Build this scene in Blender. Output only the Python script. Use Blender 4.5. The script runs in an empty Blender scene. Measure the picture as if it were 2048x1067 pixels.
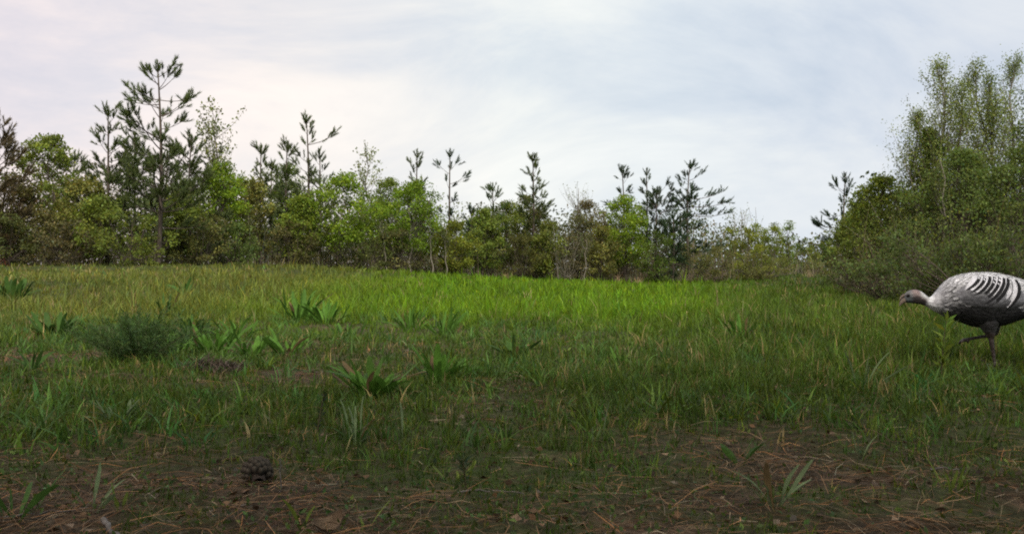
import bpy, math, random
import numpy as np
R = math.radians
sc = bpy.context.scene
COL = sc.collection

# ------------------------------------------------------------------ camera
FPX = 1967.0            # focal length for a frame 2048 wide
HOR = 540.0             # horizon row in that frame
CAMZ = 0.66
cam_d = bpy.data.cameras.new('camera'); cam = bpy.data.objects.new('camera', cam_d); COL.objects.link(cam)
cam_d.sensor_width = 36.0; cam_d.lens = 36.0 * FPX / 2048.0
cam_d.clip_start = 0.05; cam_d.clip_end = 5000
cam.location = (0, 0, CAMZ); cam.rotation_euler = (R(90.19), 0, 0)
sc.camera = cam
sc.cycles.pixel_filter_type = 'BLACKMAN_HARRIS'; sc.cycles.filter_width = 2.0
sc.cycles.max_bounces = 6; sc.cycles.diffuse_bounces = 4; sc.cycles.transmission_bounces = 4
sc.cycles.use_denoising = False

# ------------------------------------------------------------------ sky, sun, exposure
SUN_EL, SUN_AZ = 43.0, 165.0     # azimuth clockwise from +Y (view direction): behind the camera, a little to its right
w = bpy.data.worlds.new('World'); sc.world = w; w.use_nodes = True
nt = w.node_tree; nt.nodes.clear()
def N(t, tree=None, **kw):
    n = (tree or nt).nodes.new(t)
    for k, v in kw.items(): setattr(n, k, v)
    return n
def L(a, b, tree=None): (tree or nt).links.new(a, b)
def math_node(op, a=None, b=None, tree=None, clamp=False):
    n = N('ShaderNodeMath', tree, operation=op); n.use_clamp = clamp
    for i, v in enumerate((a, b)):
        if v is None: continue
        if isinstance(v, (int, float)): n.inputs[i].default_value = v
        else: L(v, n.inputs[i], tree)
    return n.outputs[0]
def ramp(fac, stops, tree=None):
    n = N('ShaderNodeValToRGB', tree)
    while len(n.color_ramp.elements) < len(stops): n.color_ramp.elements.new(0.5)
    for e, (p, c) in zip(n.color_ramp.elements, stops):
        e.position = p; e.color = (c[0], c[1], c[2], 1) if not isinstance(c, (int, float)) else (c, c, c, 1)
    L(fac, n.inputs[0], tree); return n.outputs[0]
def mixc(fac, a, b, tree=None, blend='MIX'):
    n = N('ShaderNodeMix', tree, data_type='RGBA', blend_type=blend)
    for i, v in ((0, fac), (6, a), (7, b)):
        if isinstance(v, (int, float)): n.inputs[i].default_value = v
        elif isinstance(v, tuple): n.inputs[i].default_value = (*v, 1)
        else: L(v, n.inputs[i], tree)
    return n.outputs[2]
def noise(vec, scale, detail=4, rough=0.55, tree=None, dist=0.0):
    n = N('ShaderNodeTexNoise', tree); n.inputs['Scale'].default_value = scale
    n.inputs['Detail'].default_value = detail; n.inputs['Roughness'].default_value = rough
    n.inputs['Distortion'].default_value = dist
    if vec is not None: L(vec, n.inputs['Vector'], tree)
    return n.outputs['Fac']
sky = N('ShaderNodeTexSky', sky_type='NISHITA'); sky.sun_disc = False
sky.sun_elevation = R(SUN_EL); sky.sun_rotation = R(SUN_AZ); sky.dust_density = 2.0
tc = N('ShaderNodeTexCoord'); sep = N('ShaderNodeSeparateXYZ'); L(tc.outputs['Generated'], sep.inputs[0])
zz = math_node('ADD', math_node('MAXIMUM', sep.outputs['Z'], 0.0), 0.50)
cx = math_node('DIVIDE', sep.outputs['X'], zz); cy = math_node('DIVIDE', sep.outputs['Y'], zz)
comb = N('ShaderNodeCombineXYZ'); L(cx, comb.inputs[0]); L(cy, comb.inputs[1])
mp = N('ShaderNodeMapping'); mp.inputs['Rotation'].default_value = (0, 0, R(-32)); mp.inputs['Scale'].default_value = (0.75, 1.05, 1)
mp.inputs['Location'].default_value = (3.1, 0.4, 0); L(comb.outputs[0], mp.inputs[0])
c1 = noise(mp.outputs[0], 0.62, 6, 0.52, dist=0.7)
c2 = noise(mp.outputs[0], 2.6, 7, 0.62, dist=0.5)
c3 = noise(comb.outputs[0], 0.30, 3, 0.5)
cov = math_node('ADD', math_node('MULTIPLY', c1, 0.58), math_node('MULTIPLY', c2, 0.42))
cloud = ramp(cov, [(0.40, (0.68, 0.725, 0.785)), (0.47, (0.775, 0.805, 0.84)), (0.535, (0.90, 0.90, 0.885)), (0.60, (1.0, 0.98, 0.94))])
side = math_node('ADD', math_node('MULTIPLY', sep.outputs['X'], 0.95), 0.5, clamp=True)   # thinner, warmer cloud on one side of the sky
tint = ramp(side, [(0.0, (1.07, 0.925, 0.925)), (0.28, (1.035, 0.97, 0.945)), (0.5, (0.955, 0.985, 0.985)), (0.64, (0.89, 0.94, 0.975)), (0.9, (0.81, 0.855, 0.93))])
cloud = mixc(1.0, cloud, tint, blend='MULTIPLY')
gap = ramp(math_node('ADD', math_node('MULTIPLY', c3, 0.6), math_node('MULTIPLY', cov, 0.4)), [(0.34, 0.45), (0.46, 0.0)])
skyb = mixc(1.0, sky.outputs[0], (0.13, 0.13, 0.13), blend='MULTIPLY')
full = mixc(gap, cloud, skyb)
bg = N('ShaderNodeBackground'); bg.inputs['Strength'].default_value = 1.05; L(full, bg.inputs[0])
wo = N('ShaderNodeOutputWorld'); L(bg.outputs[0], wo.inputs[0])
sun_d = bpy.data.lights.new('sun', 'SUN'); sun_d.energy = 4.2; sun_d.angle = R(14); sun_d.color = (1.0, 0.93, 0.82)
sun = bpy.data.objects.new('sun', sun_d); COL.objects.link(sun); sun.location = (4, -12, 30)
sun.rotation_euler = (R(90 - SUN_EL), 0, R(180 - SUN_AZ) + 0)
vs = sc.view_settings; vs.view_transform = 'Standard'; vs.look = 'None'; vs.gamma = 1; vs.use_curve_mapping = False
vs.exposure = 0.0

# ------------------------------------------------------------------ helpers
def gx(px, d): return (px - 1024.0) / FPX * d
def zat(py, d): return CAMZ + (HOR - py) / FPX * d
def _hash(i, j, s):
    h = (i.astype(np.int64) * 374761393 + j.astype(np.int64) * 668265263 + s * 1442695041) & 0x7fffffff
    h = ((h ^ (h >> 13)) * 1274126177) & 0x7fffffff
    return ((h ^ (h >> 16)) & 0xffff) / 65535.0
def vnoise(x, y, s=0, octaves=3):
    x = np.asarray(x, float); y = np.asarray(y, float); out = 0; amp = 1; tot = 0
    for o in range(octaves):
        xi = np.floor(x); yi = np.floor(y); fx = x - xi; fy = y - yi
        fx = fx * fx * (3 - 2 * fx); fy = fy * fy * (3 - 2 * fy)
        a = _hash(xi, yi, s + o); b = _hash(xi + 1, yi, s + o); c = _hash(xi, yi + 1, s + o); d = _hash(xi + 1, yi + 1, s + o)
        out = out + amp * ((a * (1 - fx) + b * fx) * (1 - fy) + (c * (1 - fx) + d * fx) * fy)
        tot += amp; amp *= 0.5; x = x * 2.03 + 17.1; y = y * 2.03 + 5.7
    return out / tot
def sstep(a, b, x):
    t = np.clip((np.asarray(x, float) - a) / (b - a), 0, 1); return t * t * (3 - 2 * t)
def terr(x, y):
    x = np.asarray(x, float); y = np.asarray(y, float)
    rise = 0.82 * sstep(7, -13, x) * sstep(8, 38, y)
    near = sstep(60, 20, np.hypot(x, y))
    bump = (vnoise(x * 0.9, y * 0.9, 3) - 0.5) * 0.10 + (vnoise(x * 5, y * 5, 9, 2) - 0.5) * 0.035
    roll = (vnoise(x * 0.14, y * 0.14, 21, 2) - 0.5) * 0.22 * sstep(8, 20, y)
    lane = 0.38 * np.exp(-(((x - 19) / 8) ** 2 + ((y - 64) / 14) ** 2))
    return rise + lane + (bump + roll) * near
def T(x, y): return float(terr(x, y))

def tag(o, label=None, cat=None, group=None, kind=None):
    if label: o['label'] = label
    if cat: o['category'] = cat
    if group: o['group'] = group
    if kind: o['kind'] = kind
    return o
def empty(name, loc, label=None, cat=None, group=None, rz=0):
    o = bpy.data.objects.new(name, None); COL.objects.link(o); o.location = loc; o.rotation_euler = (0, 0, rz)
    o.empty_display_size = 0.1
    return tag(o, label, cat, group)
def link(name, me, parent=None):
    o = bpy.data.objects.new(name, me); COL.objects.link(o); o.parent = parent; return o
class MB:
    """collects arrays of vertices, faces and colours and makes ONE mesh of them"""
    def __init__(s): s.V = []; s.F = []; s.C = []; s.n = 0; s.M = []
    def add(s, V, F, C=None, m=0):
        V = np.asarray(V, np.float32).reshape(-1, 3)
        if C is None: C = np.ones((len(V), 3), np.float32)
        C = np.asarray(C, np.float32)
        if C.ndim == 1: C = np.tile(C, (len(V), 1))
        s.V.append(V); s.C.append(C)
        for f in (F if isinstance(F, list) else [F]):
            f = np.asarray(f, np.int64); s.F.append(f + s.n); s.M.append(np.full(len(f), m, np.int32))
        s.n += len(V); return s
    def mesh(s, name, mats, smooth=False):
        V = np.concatenate(s.V); C = np.concatenate(s.C)
        li = np.concatenate([f.ravel() for f in s.F]); tot = np.concatenate([np.full(len(f), f.shape[1]) for f in s.F])
        st = np.concatenate([[0], np.cumsum(tot)[:-1]])
        me = bpy.data.meshes.new(name); me.vertices.add(len(V)); me.vertices.foreach_set('co', V.ravel())
        me.loops.add(len(li)); me.loops.foreach_set('vertex_index', li.astype(np.int32))
        me.polygons.add(len(tot)); me.polygons.foreach_set('loop_start', st.astype(np.int32))
        me.polygons.foreach_set('material_index', np.concatenate(s.M))
        if smooth: me.polygons.foreach_set('use_smooth', np.ones(len(tot), bool))
        ca = me.color_attributes.new('col', 'FLOAT_COLOR', 'POINT')
        ca.data.foreach_set('color', np.concatenate([C, np.ones((len(C), 1), np.float32)], 1).ravel())
        for m in (mats if isinstance(mats, (list, tuple)) else [mats]): me.materials.append(m)
        me.update(); me.validate(); return me
    def build(s, name, mats, parent=None, smooth=False): return link(name, s.mesh(name, mats, smooth), parent)
def unit(v): return v / np.maximum(np.linalg.norm(v, axis=-1, keepdims=True), 1e-9)
def tube(P, rad, sides=5, cap=True):
    P = np.asarray(P, float); rad = np.asarray(rad, float); n = len(P)
    tan = unit(np.gradient(P, axis=0)); ref = np.array([0.31, 0.95, 0.05])
    a = unit(np.cross(tan, ref)); b = np.cross(tan, a)
    th = np.linspace(0, 2 * np.pi, sides, endpoint=False)
    V = P[:, None] + rad[:, None, None] * (a[:, None] * np.cos(th)[None, :, None] + b[:, None] * np.sin(th)[None, :, None])
    i = np.arange(n - 1)[:, None] * sides; j = np.arange(sides)[None]; k = (j + 1) % sides
    F = np.stack([i + j, i + k, i + k + sides, i + j + sides], -1).reshape(-1, 4)
    return V.reshape(-1, 3), F
def tubes(segs, sides=4):
    """many straight-ish tubes at once: list of (P, rad) -> V, F"""
    Vs = []; Fs = []; n = 0
    for P, r in segs:
        V, F = tube(P, r, sides); Vs.append(V); Fs.append(F + n); n += len(V)
    return np.concatenate(Vs), np.concatenate(Fs)
def rdir(rng, n): return unit(rng.normal(size=(n, 3)))
def leaves(rng, P, D, ln, wd, C, fold=0.25):
    """diamond leaves, one folded quad each"""
    n = len(P); ln = np.broadcast_to(ln, n)[:, None]; wd = np.broadcast_to(wd, n)[:, None]
    s = unit(np.cross(D, rdir(rng, n))); u = np.cross(D, s)
    mid = P + D * ln * 0.45
    V = np.stack([P, mid + s * wd * 0.5 + u * wd * fold, P + D * ln, mid - s * wd * 0.5 + u * wd * fold], 1)
    F = np.arange(n * 4).reshape(n, 4)
    return V.reshape(-1, 3), F, np.repeat(C, 4, 0)
def blades(rng, B, H, W, lean, az, C, segs=3, tipcol=None):
    """curved grass blades: B base points, H length, W width, lean outward 0..1, az heading"""
    n = len(B); H = np.broadcast_to(H, n); W = np.broadcast_to(W, n); lean = np.broadcast_to(lean, n)
    h = np.stack([np.cos(az), np.sin(az), np.zeros(n)], -1); fz = rng.uniform(0, 2 * np.pi, n)
    s = np.stack([np.cos(fz), np.sin(fz), np.zeros(n)], -1)
    rows = []; cols = []
    for k in range(segs + 1):
        t = k / segs
        c = B + h * (H * (lean * t ** 1.7))[:, None] + np.array([0, 0, 1.0]) * (H * (t - 0.45 * lean * t * t))[:, None]
        wk = (W * (1 - t ** 1.5) * 0.5)[:, None]
        cc = C if tipcol is None else C * (1 - t) + tipcol * t
        if k < segs: rows += [c - s * wk, c + s * wk]; cols += [cc, cc]
        else: rows.append(c); cols.append(cc)
    V = np.stack(rows, 1); CC = np.stack(cols, 1); m = 2 * segs + 1; o = np.arange(n)[:, None] * m
    Q = np.concatenate([o + np.array([[2 * k, 2 * k + 1, 2 * k + 3, 2 * k + 2]]) for k in range(segs - 1)]) if segs > 1 else np.zeros((0, 4), int)
    Tt = o + np.array([[2 * segs - 2, 2 * segs - 1, 2 * segs]])
    return V.reshape(-1, 3), [Q, Tt], CC.reshape(-1, 3)
def vary(rng, base, n, amt=0.25, hue=0.12):
    base = np.asarray(base, float)
    v = rng.lognormal(0, amt, (n, 1)); hsh = rng.normal(0, hue, (n, 1))
    return np.clip(base * v * np.concatenate([1 + hsh, np.ones((n, 1)), 1 - hsh], 1), 0.004, 0.7)

# ------------------------------------------------------------------ materials
def mat(name):
    m = bpy.data.materials.new(name); m.use_nodes = True; t = m.node_tree; t.nodes.clear()
    o = N('ShaderNodeOutputMaterial', t); return m, t, o
def foliage_mat(name, trans=0.35, rough=0.6, spec=0.25):
    m, t, o = mat(name); a = N('ShaderNodeAttribute', t, attribute_name='col')
    p = N('ShaderNodeBsdfPrincipled', t); p.inputs['Roughness'].default_value = rough; p.inputs['Specular IOR Level'].default_value = spec
    L(a.outputs['Color'], p.inputs['Base Color'], t)
    tr = N('ShaderNodeBsdfTranslucent', t); L(mixc(1.0, a.outputs['Color'], (1.15, 1.1, 0.55), t, 'MULTIPLY'), tr.inputs[0], t)
    mx = N('ShaderNodeMixShader', t); mx.inputs[0].default_value = trans; L(p.outputs[0], mx.inputs[1], t); L(tr.outputs[0], mx.inputs[2], t)
    L(mx.outputs[0], o.inputs[0], t); return m
def plain_mat(name, c1_, c2_, scale, rough=0.85, bump=0.3, stretch=(1, 1, 1), attr=False, spec=0.3):
    m, t, o = mat(name); p = N('ShaderNodeBsdfPrincipled', t); p.inputs['Roughness'].default_value = rough; p.inputs['Specular IOR Level'].default_value = spec
    tcn = N('ShaderNodeTexCoord', t); mpn = N('ShaderNodeMapping', t); mpn.inputs['Scale'].default_value = stretch; L(tcn.outputs['Object'], mpn.inputs[0], t)
    nz = noise(mpn.outputs[0], scale, 5, 0.6, t)
    c = ramp(nz, [(0.3, c1_), (0.7, c2_)], t)
    if attr:
        a = N('ShaderNodeAttribute', t, attribute_name='col'); c = mixc(1.0, c, a.outputs['Color'], t, 'MULTIPLY')
    L(c, p.inputs['Base Color'], t)
    if bump:
        b = N('ShaderNodeBump', t); b.inputs['Strength'].default_value = bump; b.inputs['Distance'].default_value = 0.01; L(nz, b.inputs['Height'], t); L(b.outputs[0], p.inputs['Normal'], t)
    L(p.outputs[0], o.inputs[0], t); return m
M_LEAF = foliage_mat('leaf', 0.5)
M_NEEDLE = foliage_mat('needle', 0.12, 0.55)
M_GRASS = foliage_mat('grass', 0.34, 0.5, 0.2)
M_STRAW = foliage_mat('straw', 0.05, 0.7, 0.15)
M_BARK = plain_mat('bark', (0.045, 0.035, 0.028), (0.12, 0.095, 0.075), 9, stretch=(1, 1, 0.25), attr=True, bump=0.6)
M_PALEBARK = plain_mat('pale_bark', (0.13, 0.115, 0.09), (0.26, 0.235, 0.19), 7, stretch=(1, 1, 0.4), attr=True, bump=0.4)

def ground_mat():
    m, t, o = mat('soil'); p = N('ShaderNodeBsdfPrincipled', t); p.inputs['Roughness'].default_value = 0.95; p.inputs['Specular IOR Level'].default_value = 0.1
    g = N('ShaderNodeTexCoord', t); v = g.outputs['Object']
    n1 = noise(v, 2.2, 6, 0.6, t); n2 = noise(v, 26, 6, 0.65, t); n3 = noise(v, 120, 3, 0.6, t)
    soil = ramp(n2, [(0.3, (0.020, 0.015, 0.009)), (0.5, (0.048, 0.035, 0.021)), (0.72, (0.11, 0.078, 0.048))], t)
    red = ramp(n3, [(0.35, (0.09, 0.055, 0.036)), (0.65, (0.22, 0.14, 0.095))], t)
    soil = mixc(ramp(n1, [(0.55, 0.0), (0.68, 0.75)], t), soil, red, t)
    a = N('ShaderNodeAttribute', t, attribute_name='col')
    sp = N('ShaderNodeSeparateColor', t); L(a.outputs['Color'], sp.inputs[0], t)
    moss = ramp(n2, [(0.3, (0.022, 0.034, 0.010)), (0.7, (0.06, 0.085, 0.022))], t)
    fac = math_node('MULTIPLY', sp.outputs[0], ramp(noise(v, 9, 5, 0.6, t), [(0.32, 0.25), (0.6, 1.0)], t), t)
    c = mixc(fac, soil, moss, t)
    L(c, p.inputs['Base Color'], t)
    b = N('ShaderNodeBump', t); b.inputs['Strength'].default_value = 0.7; b.inputs['Distance'].default_value = 0.02
    L(math_node('ADD', n2, math_node('MULTIPLY', n3, 0.4, t), t), b.inputs['Height'], t); L(b.outputs[0], p.inputs['Normal'], t)
    L(p.outputs[0], o.inputs[0], t); return m

# how thickly grass grows at a place (0..1): sparse on the needle litter near the pines, patchy weeds, then a sown strip
def cover(x, y):
    x = np.asarray(x, float); y = np.asarray(y, float)
    n = vnoise(x * 1.1, y * 1.1, 41, 3); n2 = vnoise(x * 0.45 + 3, y * 0.45, 57, 2)
    near = sstep(2.2, 4.4, y + (n - 0.5) * 3.0)
    patch = 0.30 + 0.70 * sstep(0.36, 0.58, 0.5 * n + 0.5 * n2)
    rightg = 0.35 * sstep(0.3, 1.2, x - 0.05 * y) * sstep(4.6, 6.4, y)
    c = near * np.clip(patch + rightg, 0.05, 1)
    for (px_, d_, r_, a_) in ((1200, 4.3, .55, .8), (680, 4.1, .5, .6), (300, 4.6, .5, .4), (1400, 5.6, .6, .5), (940, 3.3, .16, .5), (1300, 3.4, .3, .35)):
        c = c + a_ * np.exp(-(((x - gx(px_, d_)) ** 2 + (y - d_) ** 2) / r_ ** 2))
    for (px_, d_, r_, a_) in ((690, 6.2, .38, .8), (30, 7.4, .8, .9), (100, 5.7, .55, .7), (1060, 9.6, .8, .6), (720, 8.4, .7, .6), (560, 6.3, .5, .5), (430, 5.6, .5, .4), (1560, 4.1, .4, .25), (1900, 4.0, .5, .2), (960, 11.2, .6, .5)):
        c = c - a_ * np.exp(-(((x - gx(px_, d_)) ** 2 + (y - d_) ** 2) / r_ ** 2))
    c = np.maximum(c, 0.65 * sstep(.40, .58, vnoise(x * 3.1, y * 3.1, 63, 2)))
    return np.clip(np.maximum(c, sstep(10.5, 13.0, y + (n - 0.5) * 3)), 0.02, 1)

# ------------------------------------------------------------------ the ground: one sheet to the horizon
def ground():
    n = 240; s = np.linspace(-1, 1, n)
    gxs = 9.0 * s + 900 * np.sign(s) * np.abs(s) ** 7
    u = np.linspace(0, 1, n); gys = -40 + 43.5 * np.minimum(u / 0.12, 1) ** 0.45
    v = np.clip((u - 0.12) / 0.88, 0, 1); gys = np.where(u > 0.12, 3.5 * 0 + (-40 + 43.5) - 2.2 + 30 * v ** 1.6 + 1400 * v ** 9, gys - 2.2)
    X, Y = np.meshgrid(gxs, gys); Z = terr(X, Y)
    V = np.stack([X, Y, Z], -1).reshape(-1, 3); i = np.arange(n - 1)[:, None] * n + np.arange(n - 1)[None]
    F = np.stack([i, i + 1, i + n + 1, i + n], -1).reshape(-1, 4)
    c = cover(X, Y).ravel(); m = MB(); m.add(V, F, np.stack([c, c, c], -1))
    o = m.build('ground', ground_mat(), smooth=True)
    tag(o, 'brown soil under needle litter and patchy field grass', kind='structure')
ground()

# ------------------------------------------------------------------ trees
def curve(p0, p1, bend, n=5):
    p0 = np.asarray(p0, float); p1 = np.asarray(p1, float); t = np.linspace(0, 1, n)[:, None]
    c = (p0 + p1) / 2 + np.asarray(bend, float)
    return (1 - t) ** 2 * p0 + 2 * t * (1 - t) * c + t * t * p1
NEEDLE = (0.076, 0.102, 0.030)
def shoot_needles(rng, P, D, Ln, n, nl, nw, col):
    P = np.repeat(P, n, 0); D = np.repeat(D, n, 0); Ln = np.repeat(Ln, n); k = len(P)
    t = rng.uniform(-0.05, 1, k); base = P + D * (Ln * t)[:, None]
    a = np.radians(rng.uniform(15, 62, k)) * (1 - 0.45 * t.clip(0, 1)); q = unit(np.cross(D, rdir(rng, k)))
    dr = D * np.cos(a)[:, None] + q * np.sin(a)[:, None]; dr[:, 2] += 0.12; dr = unit(dr)
    s = unit(np.cross(dr, rdir(rng, k))) * (nw * 0.5); tip = base + dr * (nl * rng.uniform(0.7, 1.15, k))[:, None]
    V = np.stack([base - s, base + s, tip], 1).reshape(-1, 3); F = np.arange(3 * k).reshape(k, 3)
    return V, F, np.repeat(vary(rng, col, k, 0.3, 0.12), 3, 0)
def pine_arrays(rng, H, Rr, z0=0.12, dens=1.0, open_top=0.35, nn=44, col=NEEDLE, extra=(), spacing=0.46, prof=0.66, nw=0.022):
    segs = []; SP = []; SD = []; SL = []
    wob = rng.normal(0, 0.017 * H, 2); lop = rng.uniform(0, 6.28); asy = rng.uniform(.1, .5)
    def axis(z): t = z / H; return np.array([wob[0] * math.sin(t * 3.0), wob[1] * math.sin(t * 2.5), z])
    zs = np.linspace(0, H, 9); segs.append((np.array([axis(z) for z in zs]), 0.0105 * H * (1 - zs / H) ** 0.8 + 0.012))
    def shoots(p, d, ln): SP.append(p); SD.append(d / np.linalg.norm(d)); SL.append(ln)
    def branch(z, az, ln, rise, full):
        p0 = axis(z); h = np.array([math.cos(az), math.sin(az), 0])
        p1 = p0 + h * ln * math.cos(rise) + np.array([0, 0, ln * math.sin(rise)])
        C = curve(p0, p1, (0, 0, -0.13 * ln), 6); segs.append((C, np.linspace(0.010 + 0.011 * ln, 0.006, 6)))
        d = C[-1] - C[-2]; d = d / np.linalg.norm(d) + np.array([0, 0, 0.45]); shoots(C[-1], d, rng.uniform(0.22, 0.36))
        for _ in range(2 + int(ln > 0.7)):                    # candles round the branch end
            shoots(C[-1] - (C[-1] - C[-2]) * rng.uniform(0, .8), d + rng.normal(0, 0.5, 3), rng.uniform(0.16, 0.36))
        for _ in range(int(full * ln * 6.2 * dens + rng.random())):
            t = rng.uniform(0.25, 0.95); q = C[0] + (C[-1] - C[0]) * t + np.array([0, 0, -0.26 * ln * t * (1 - t)])
            dd = h * rng.uniform(0.3, 0.9) + np.array([-h[1], h[0], 0]) * rng.uniform(-1, 1) + np.array([0, 0, rng.uniform(0.0, 0.8)])
            dd /= np.linalg.norm(dd); l2 = rng.uniform(0.12, 0.2 + 0.26 * ln * (1 - t)); e = q + dd * l2
            segs.append((np.array([q, (q + e) / 2, e]), np.array([0.007, 0.006, 0.004])))
            shoots(e, dd + np.array([0, 0, 0.35]), rng.uniform(0.16, 0.32))
    z = z0 * H
    while z < H * 0.93:
        t = (z - z0 * H) / (H - z0 * H); top = t > 1 - open_top
        nb = rng.integers(3, 5) if top else rng.integers(4, 7); a0 = rng.uniform(0, 6.28)
        for k in range(nb):
            ln = Rr * ((1 - t) ** prof * 0.92 + 0.08) * rng.uniform(0.35, 1.3)
            if t < 0.15: ln *= 0.75
            if rng.random() < .14: continue
            az_ = a0 + 6.28 * k / nb + rng.normal(0, 0.35); ln *= 1 + asy * math.cos(az_ - lop)
            branch(z + rng.normal(0, 0.12), az_, ln, math.radians(8 + 38 * t + rng.normal(0, 13)), 0.35 if top else 1.0)
        z += spacing * rng.uniform(0.75, 1.25)
    for (zf, az, ln, rise) in extra: branch(zf * H, R(az), ln, R(rise), 0.7)
    tp = axis(H * 0.985)
    shoots(tp - np.array([0, 0, 0.52]), np.array([rng.normal(0, 0.06), 0, 1.0]), 0.38); shoots(tp - np.array([0, 0, 0.1]), np.array([rng.normal(0, .1), 0, 1.0]), 0.10)
    for k in range(5):
        a = 6.28 * k / 5 + rng.uniform(0, 1); shoots(tp - np.array([0, 0, 0.36]), np.array([math.cos(a) * 0.6, math.sin(a) * 0.6, 1.0]), rng.uniform(0.18, 0.42))
    TV, TF = tubes(segs[:1], 7); T2, F2 = tubes(segs[1:], 3); TF = np.concatenate([TF, F2 + len(TV)]); TV = np.concatenate([TV, T2])
    if max(col) < .06: col = tuple(c_ * 1.45 for c_ in col)
    NV, NF, NC = shoot_needles(rng, np.array(SP), np.array(SD), np.array(SL) * 1.15, nn, 0.165, nw, col)
    return TV, TF, NV, NF, NC
def pine(label, px, ytop, d, Rr, seed, group='pines along the wood edge', **kw):
    rng = np.random.default_rng(seed); x = gx(px, d); g = T(x, d); H = zat(ytop, d) - g
    TV, TF, NV, NF, NC = pine_arrays(rng, H, Rr, **kw)
    root = empty('pine_tree', (x, d, g - 0.03), label, 'pine tree', group)
    MB().add(TV, TF).build('trunk', M_BARK, root, True); MB().add(NV, NF, NC).build('crown', M_NEEDLE, root)
    return root
def decid_arrays(rng, H, Rr, base=0.25, ncl=60, nl=70, cr=0.36, ls=0.075, col=(0.09, 0.15, 0.02), style='round', stems=1, asc=1.0, amt=0.22):
    segs = []; P = []; D = []; nz_ = 0
    S = []
    for s in range(stems):
        o = rng.normal(0, 0.10 + 0.16 * (stems > 1), 2) if s else np.zeros(2); lean = rng.normal(0, 0.05 * H, 2) + o * 2
        zs = np.linspace(0, H * 0.93, 8); w_ = rng.normal(0, 0.018 * H, (8, 2)); w_[0] = 0
        ax = np.stack([o[0] + lean[0] * (zs / H) ** 1.3 + w_[:, 0], o[1] + lean[1] * (zs / H) ** 1.3 + w_[:, 1], zs], -1)
        S.append(ax); segs.append((ax, (0.0085 * H * (1 - zs / H) ** 0.9 + 0.007) / (1 + 0.45 * (stems > 1))))
    tone = []
    for c in range(ncl):
        t = rng.random() ** (1.35 if style == 'spire' else 0.9)
        if style == 'round': pr = math.sqrt(max(0.02, 1 - (2 * t - 0.9) ** 2)) if t < 0.95 else 0.2
        elif style == 'column': pr = (0.62 + 0.38 * math.sin(t * 2.6)) * (1 - t ** 3) + 0.06
        elif style == 'spire': pr = ((1 - t) ** 0.72 + 0.02) * min(1.9, rng.lognormal(0, .32))
        elif style == 'cone': pr = (1 - t) ** 0.8 + 0.08
        else: pr = 0.45 + 0.6 * t                                                # vase
        r = Rr * pr * math.sqrt(rng.uniform(0.06, 1)) * rng.uniform(0.8, 1.12); a = rng.uniform(0, 6.283)
        z = H * (base + (1 - base) * t) * 0.985
        ax = S[rng.integers(len(S))]; cz = np.interp
        ctr = np.array([cz(z, ax[:, 2], ax[:, 0]) + r * math.cos(a), cz(z, ax[:, 2], ax[:, 1]) + r * math.sin(a), z])
        zb = max(H * 0.10, z - 0.25 - r * asc * rng.uniform(0.7, 1.4)); zb = min(zb, H * 0.9)
        b0 = np.array([cz(zb, ax[:, 2], ax[:, 0]), cz(zb, ax[:, 2], ax[:, 1]), zb])
        C = curve(b0, ctr, (ctr - b0) * np.array([0.18, 0.18, -0.12]) + rng.normal(0, 0.05, 3), 5)
        segs.append((C, np.linspace(0.005 + 0.009 * np.linalg.norm(ctr - b0) / 1.5, 0.003, 5)))
        tn = rng.lognormal(0, amt)
        if style == 'spire':
            k = int(nl * rng.uniform(.5, 1.4)); t2 = rng.uniform(0.45, 1.12, k)[:, None]; sp_ = .05 + .11 * rng.random()
            P.append(C[0] + (C[-1] - C[0]) * t2 + rng.normal(0, sp_, (k, 3)) * [1, 1, .8]); D.append(unit(rdir(rng, k) + np.array([0, 0, -.2])))
        elif style == 'vase' or style == 'bud':
            k = nl; t2 = rng.uniform(0.35, 1.08, k)[:, None]; ctr2 = C[0] + (C[-1] - C[0]) * t2 + rng.normal(0, 0.05 + 0.06 * cr, (k, 3))
            P.append(ctr2); D.append(unit(rdir(rng, k) * 0.8 + unit((C[-1] - C[0])[None]) * 0.6))
        else:
            for _ in range(2):
                e = ctr + rdir(rng, 1)[0] * cr * 0.9; segs.append((np.array([C[3], (C[3] + e) / 2 + rng.normal(0, .03, 3), e]), np.array([0.005, 0.004, 0.0025])))
            k = int(1.1 * nl * rng.uniform(0.5, 1.5)); rad = cr * rng.uniform(0.6, 1.3)
            off = rdir(rng, k) * (rad * rng.uniform(0.15, 1, k) ** 0.6)[:, None] * np.array([1.15, 1.15, 0.75])
            P.append(ctr + off); D.append(unit(rdir(rng, k) + np.array([0, 0, -0.25])))
        tone.append(np.full(len(P[-1]), tn))
    P = np.concatenate(P); D = np.concatenate(D); tn = np.concatenate(tone)[:, None]; n = len(P)
    C = np.clip(vary(rng, np.array(col) * 1.15, n, 0.22, 0.10) * tn, 0.006, 0.5)
    ln = 1.38 * ls * rng.uniform(0.65, 1.3, n); LV, LF, LC = leaves(rng, P, D, ln, ln * 0.68, C)
    TV, TF = tubes(segs[:stems], 6); T2, F2 = tubes(segs[stems:], 3); TF = np.concatenate([TF, F2 + len(TV)]); TV = np.concatenate([TV, T2]); return TV, TF, LV, LF, LC
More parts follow.
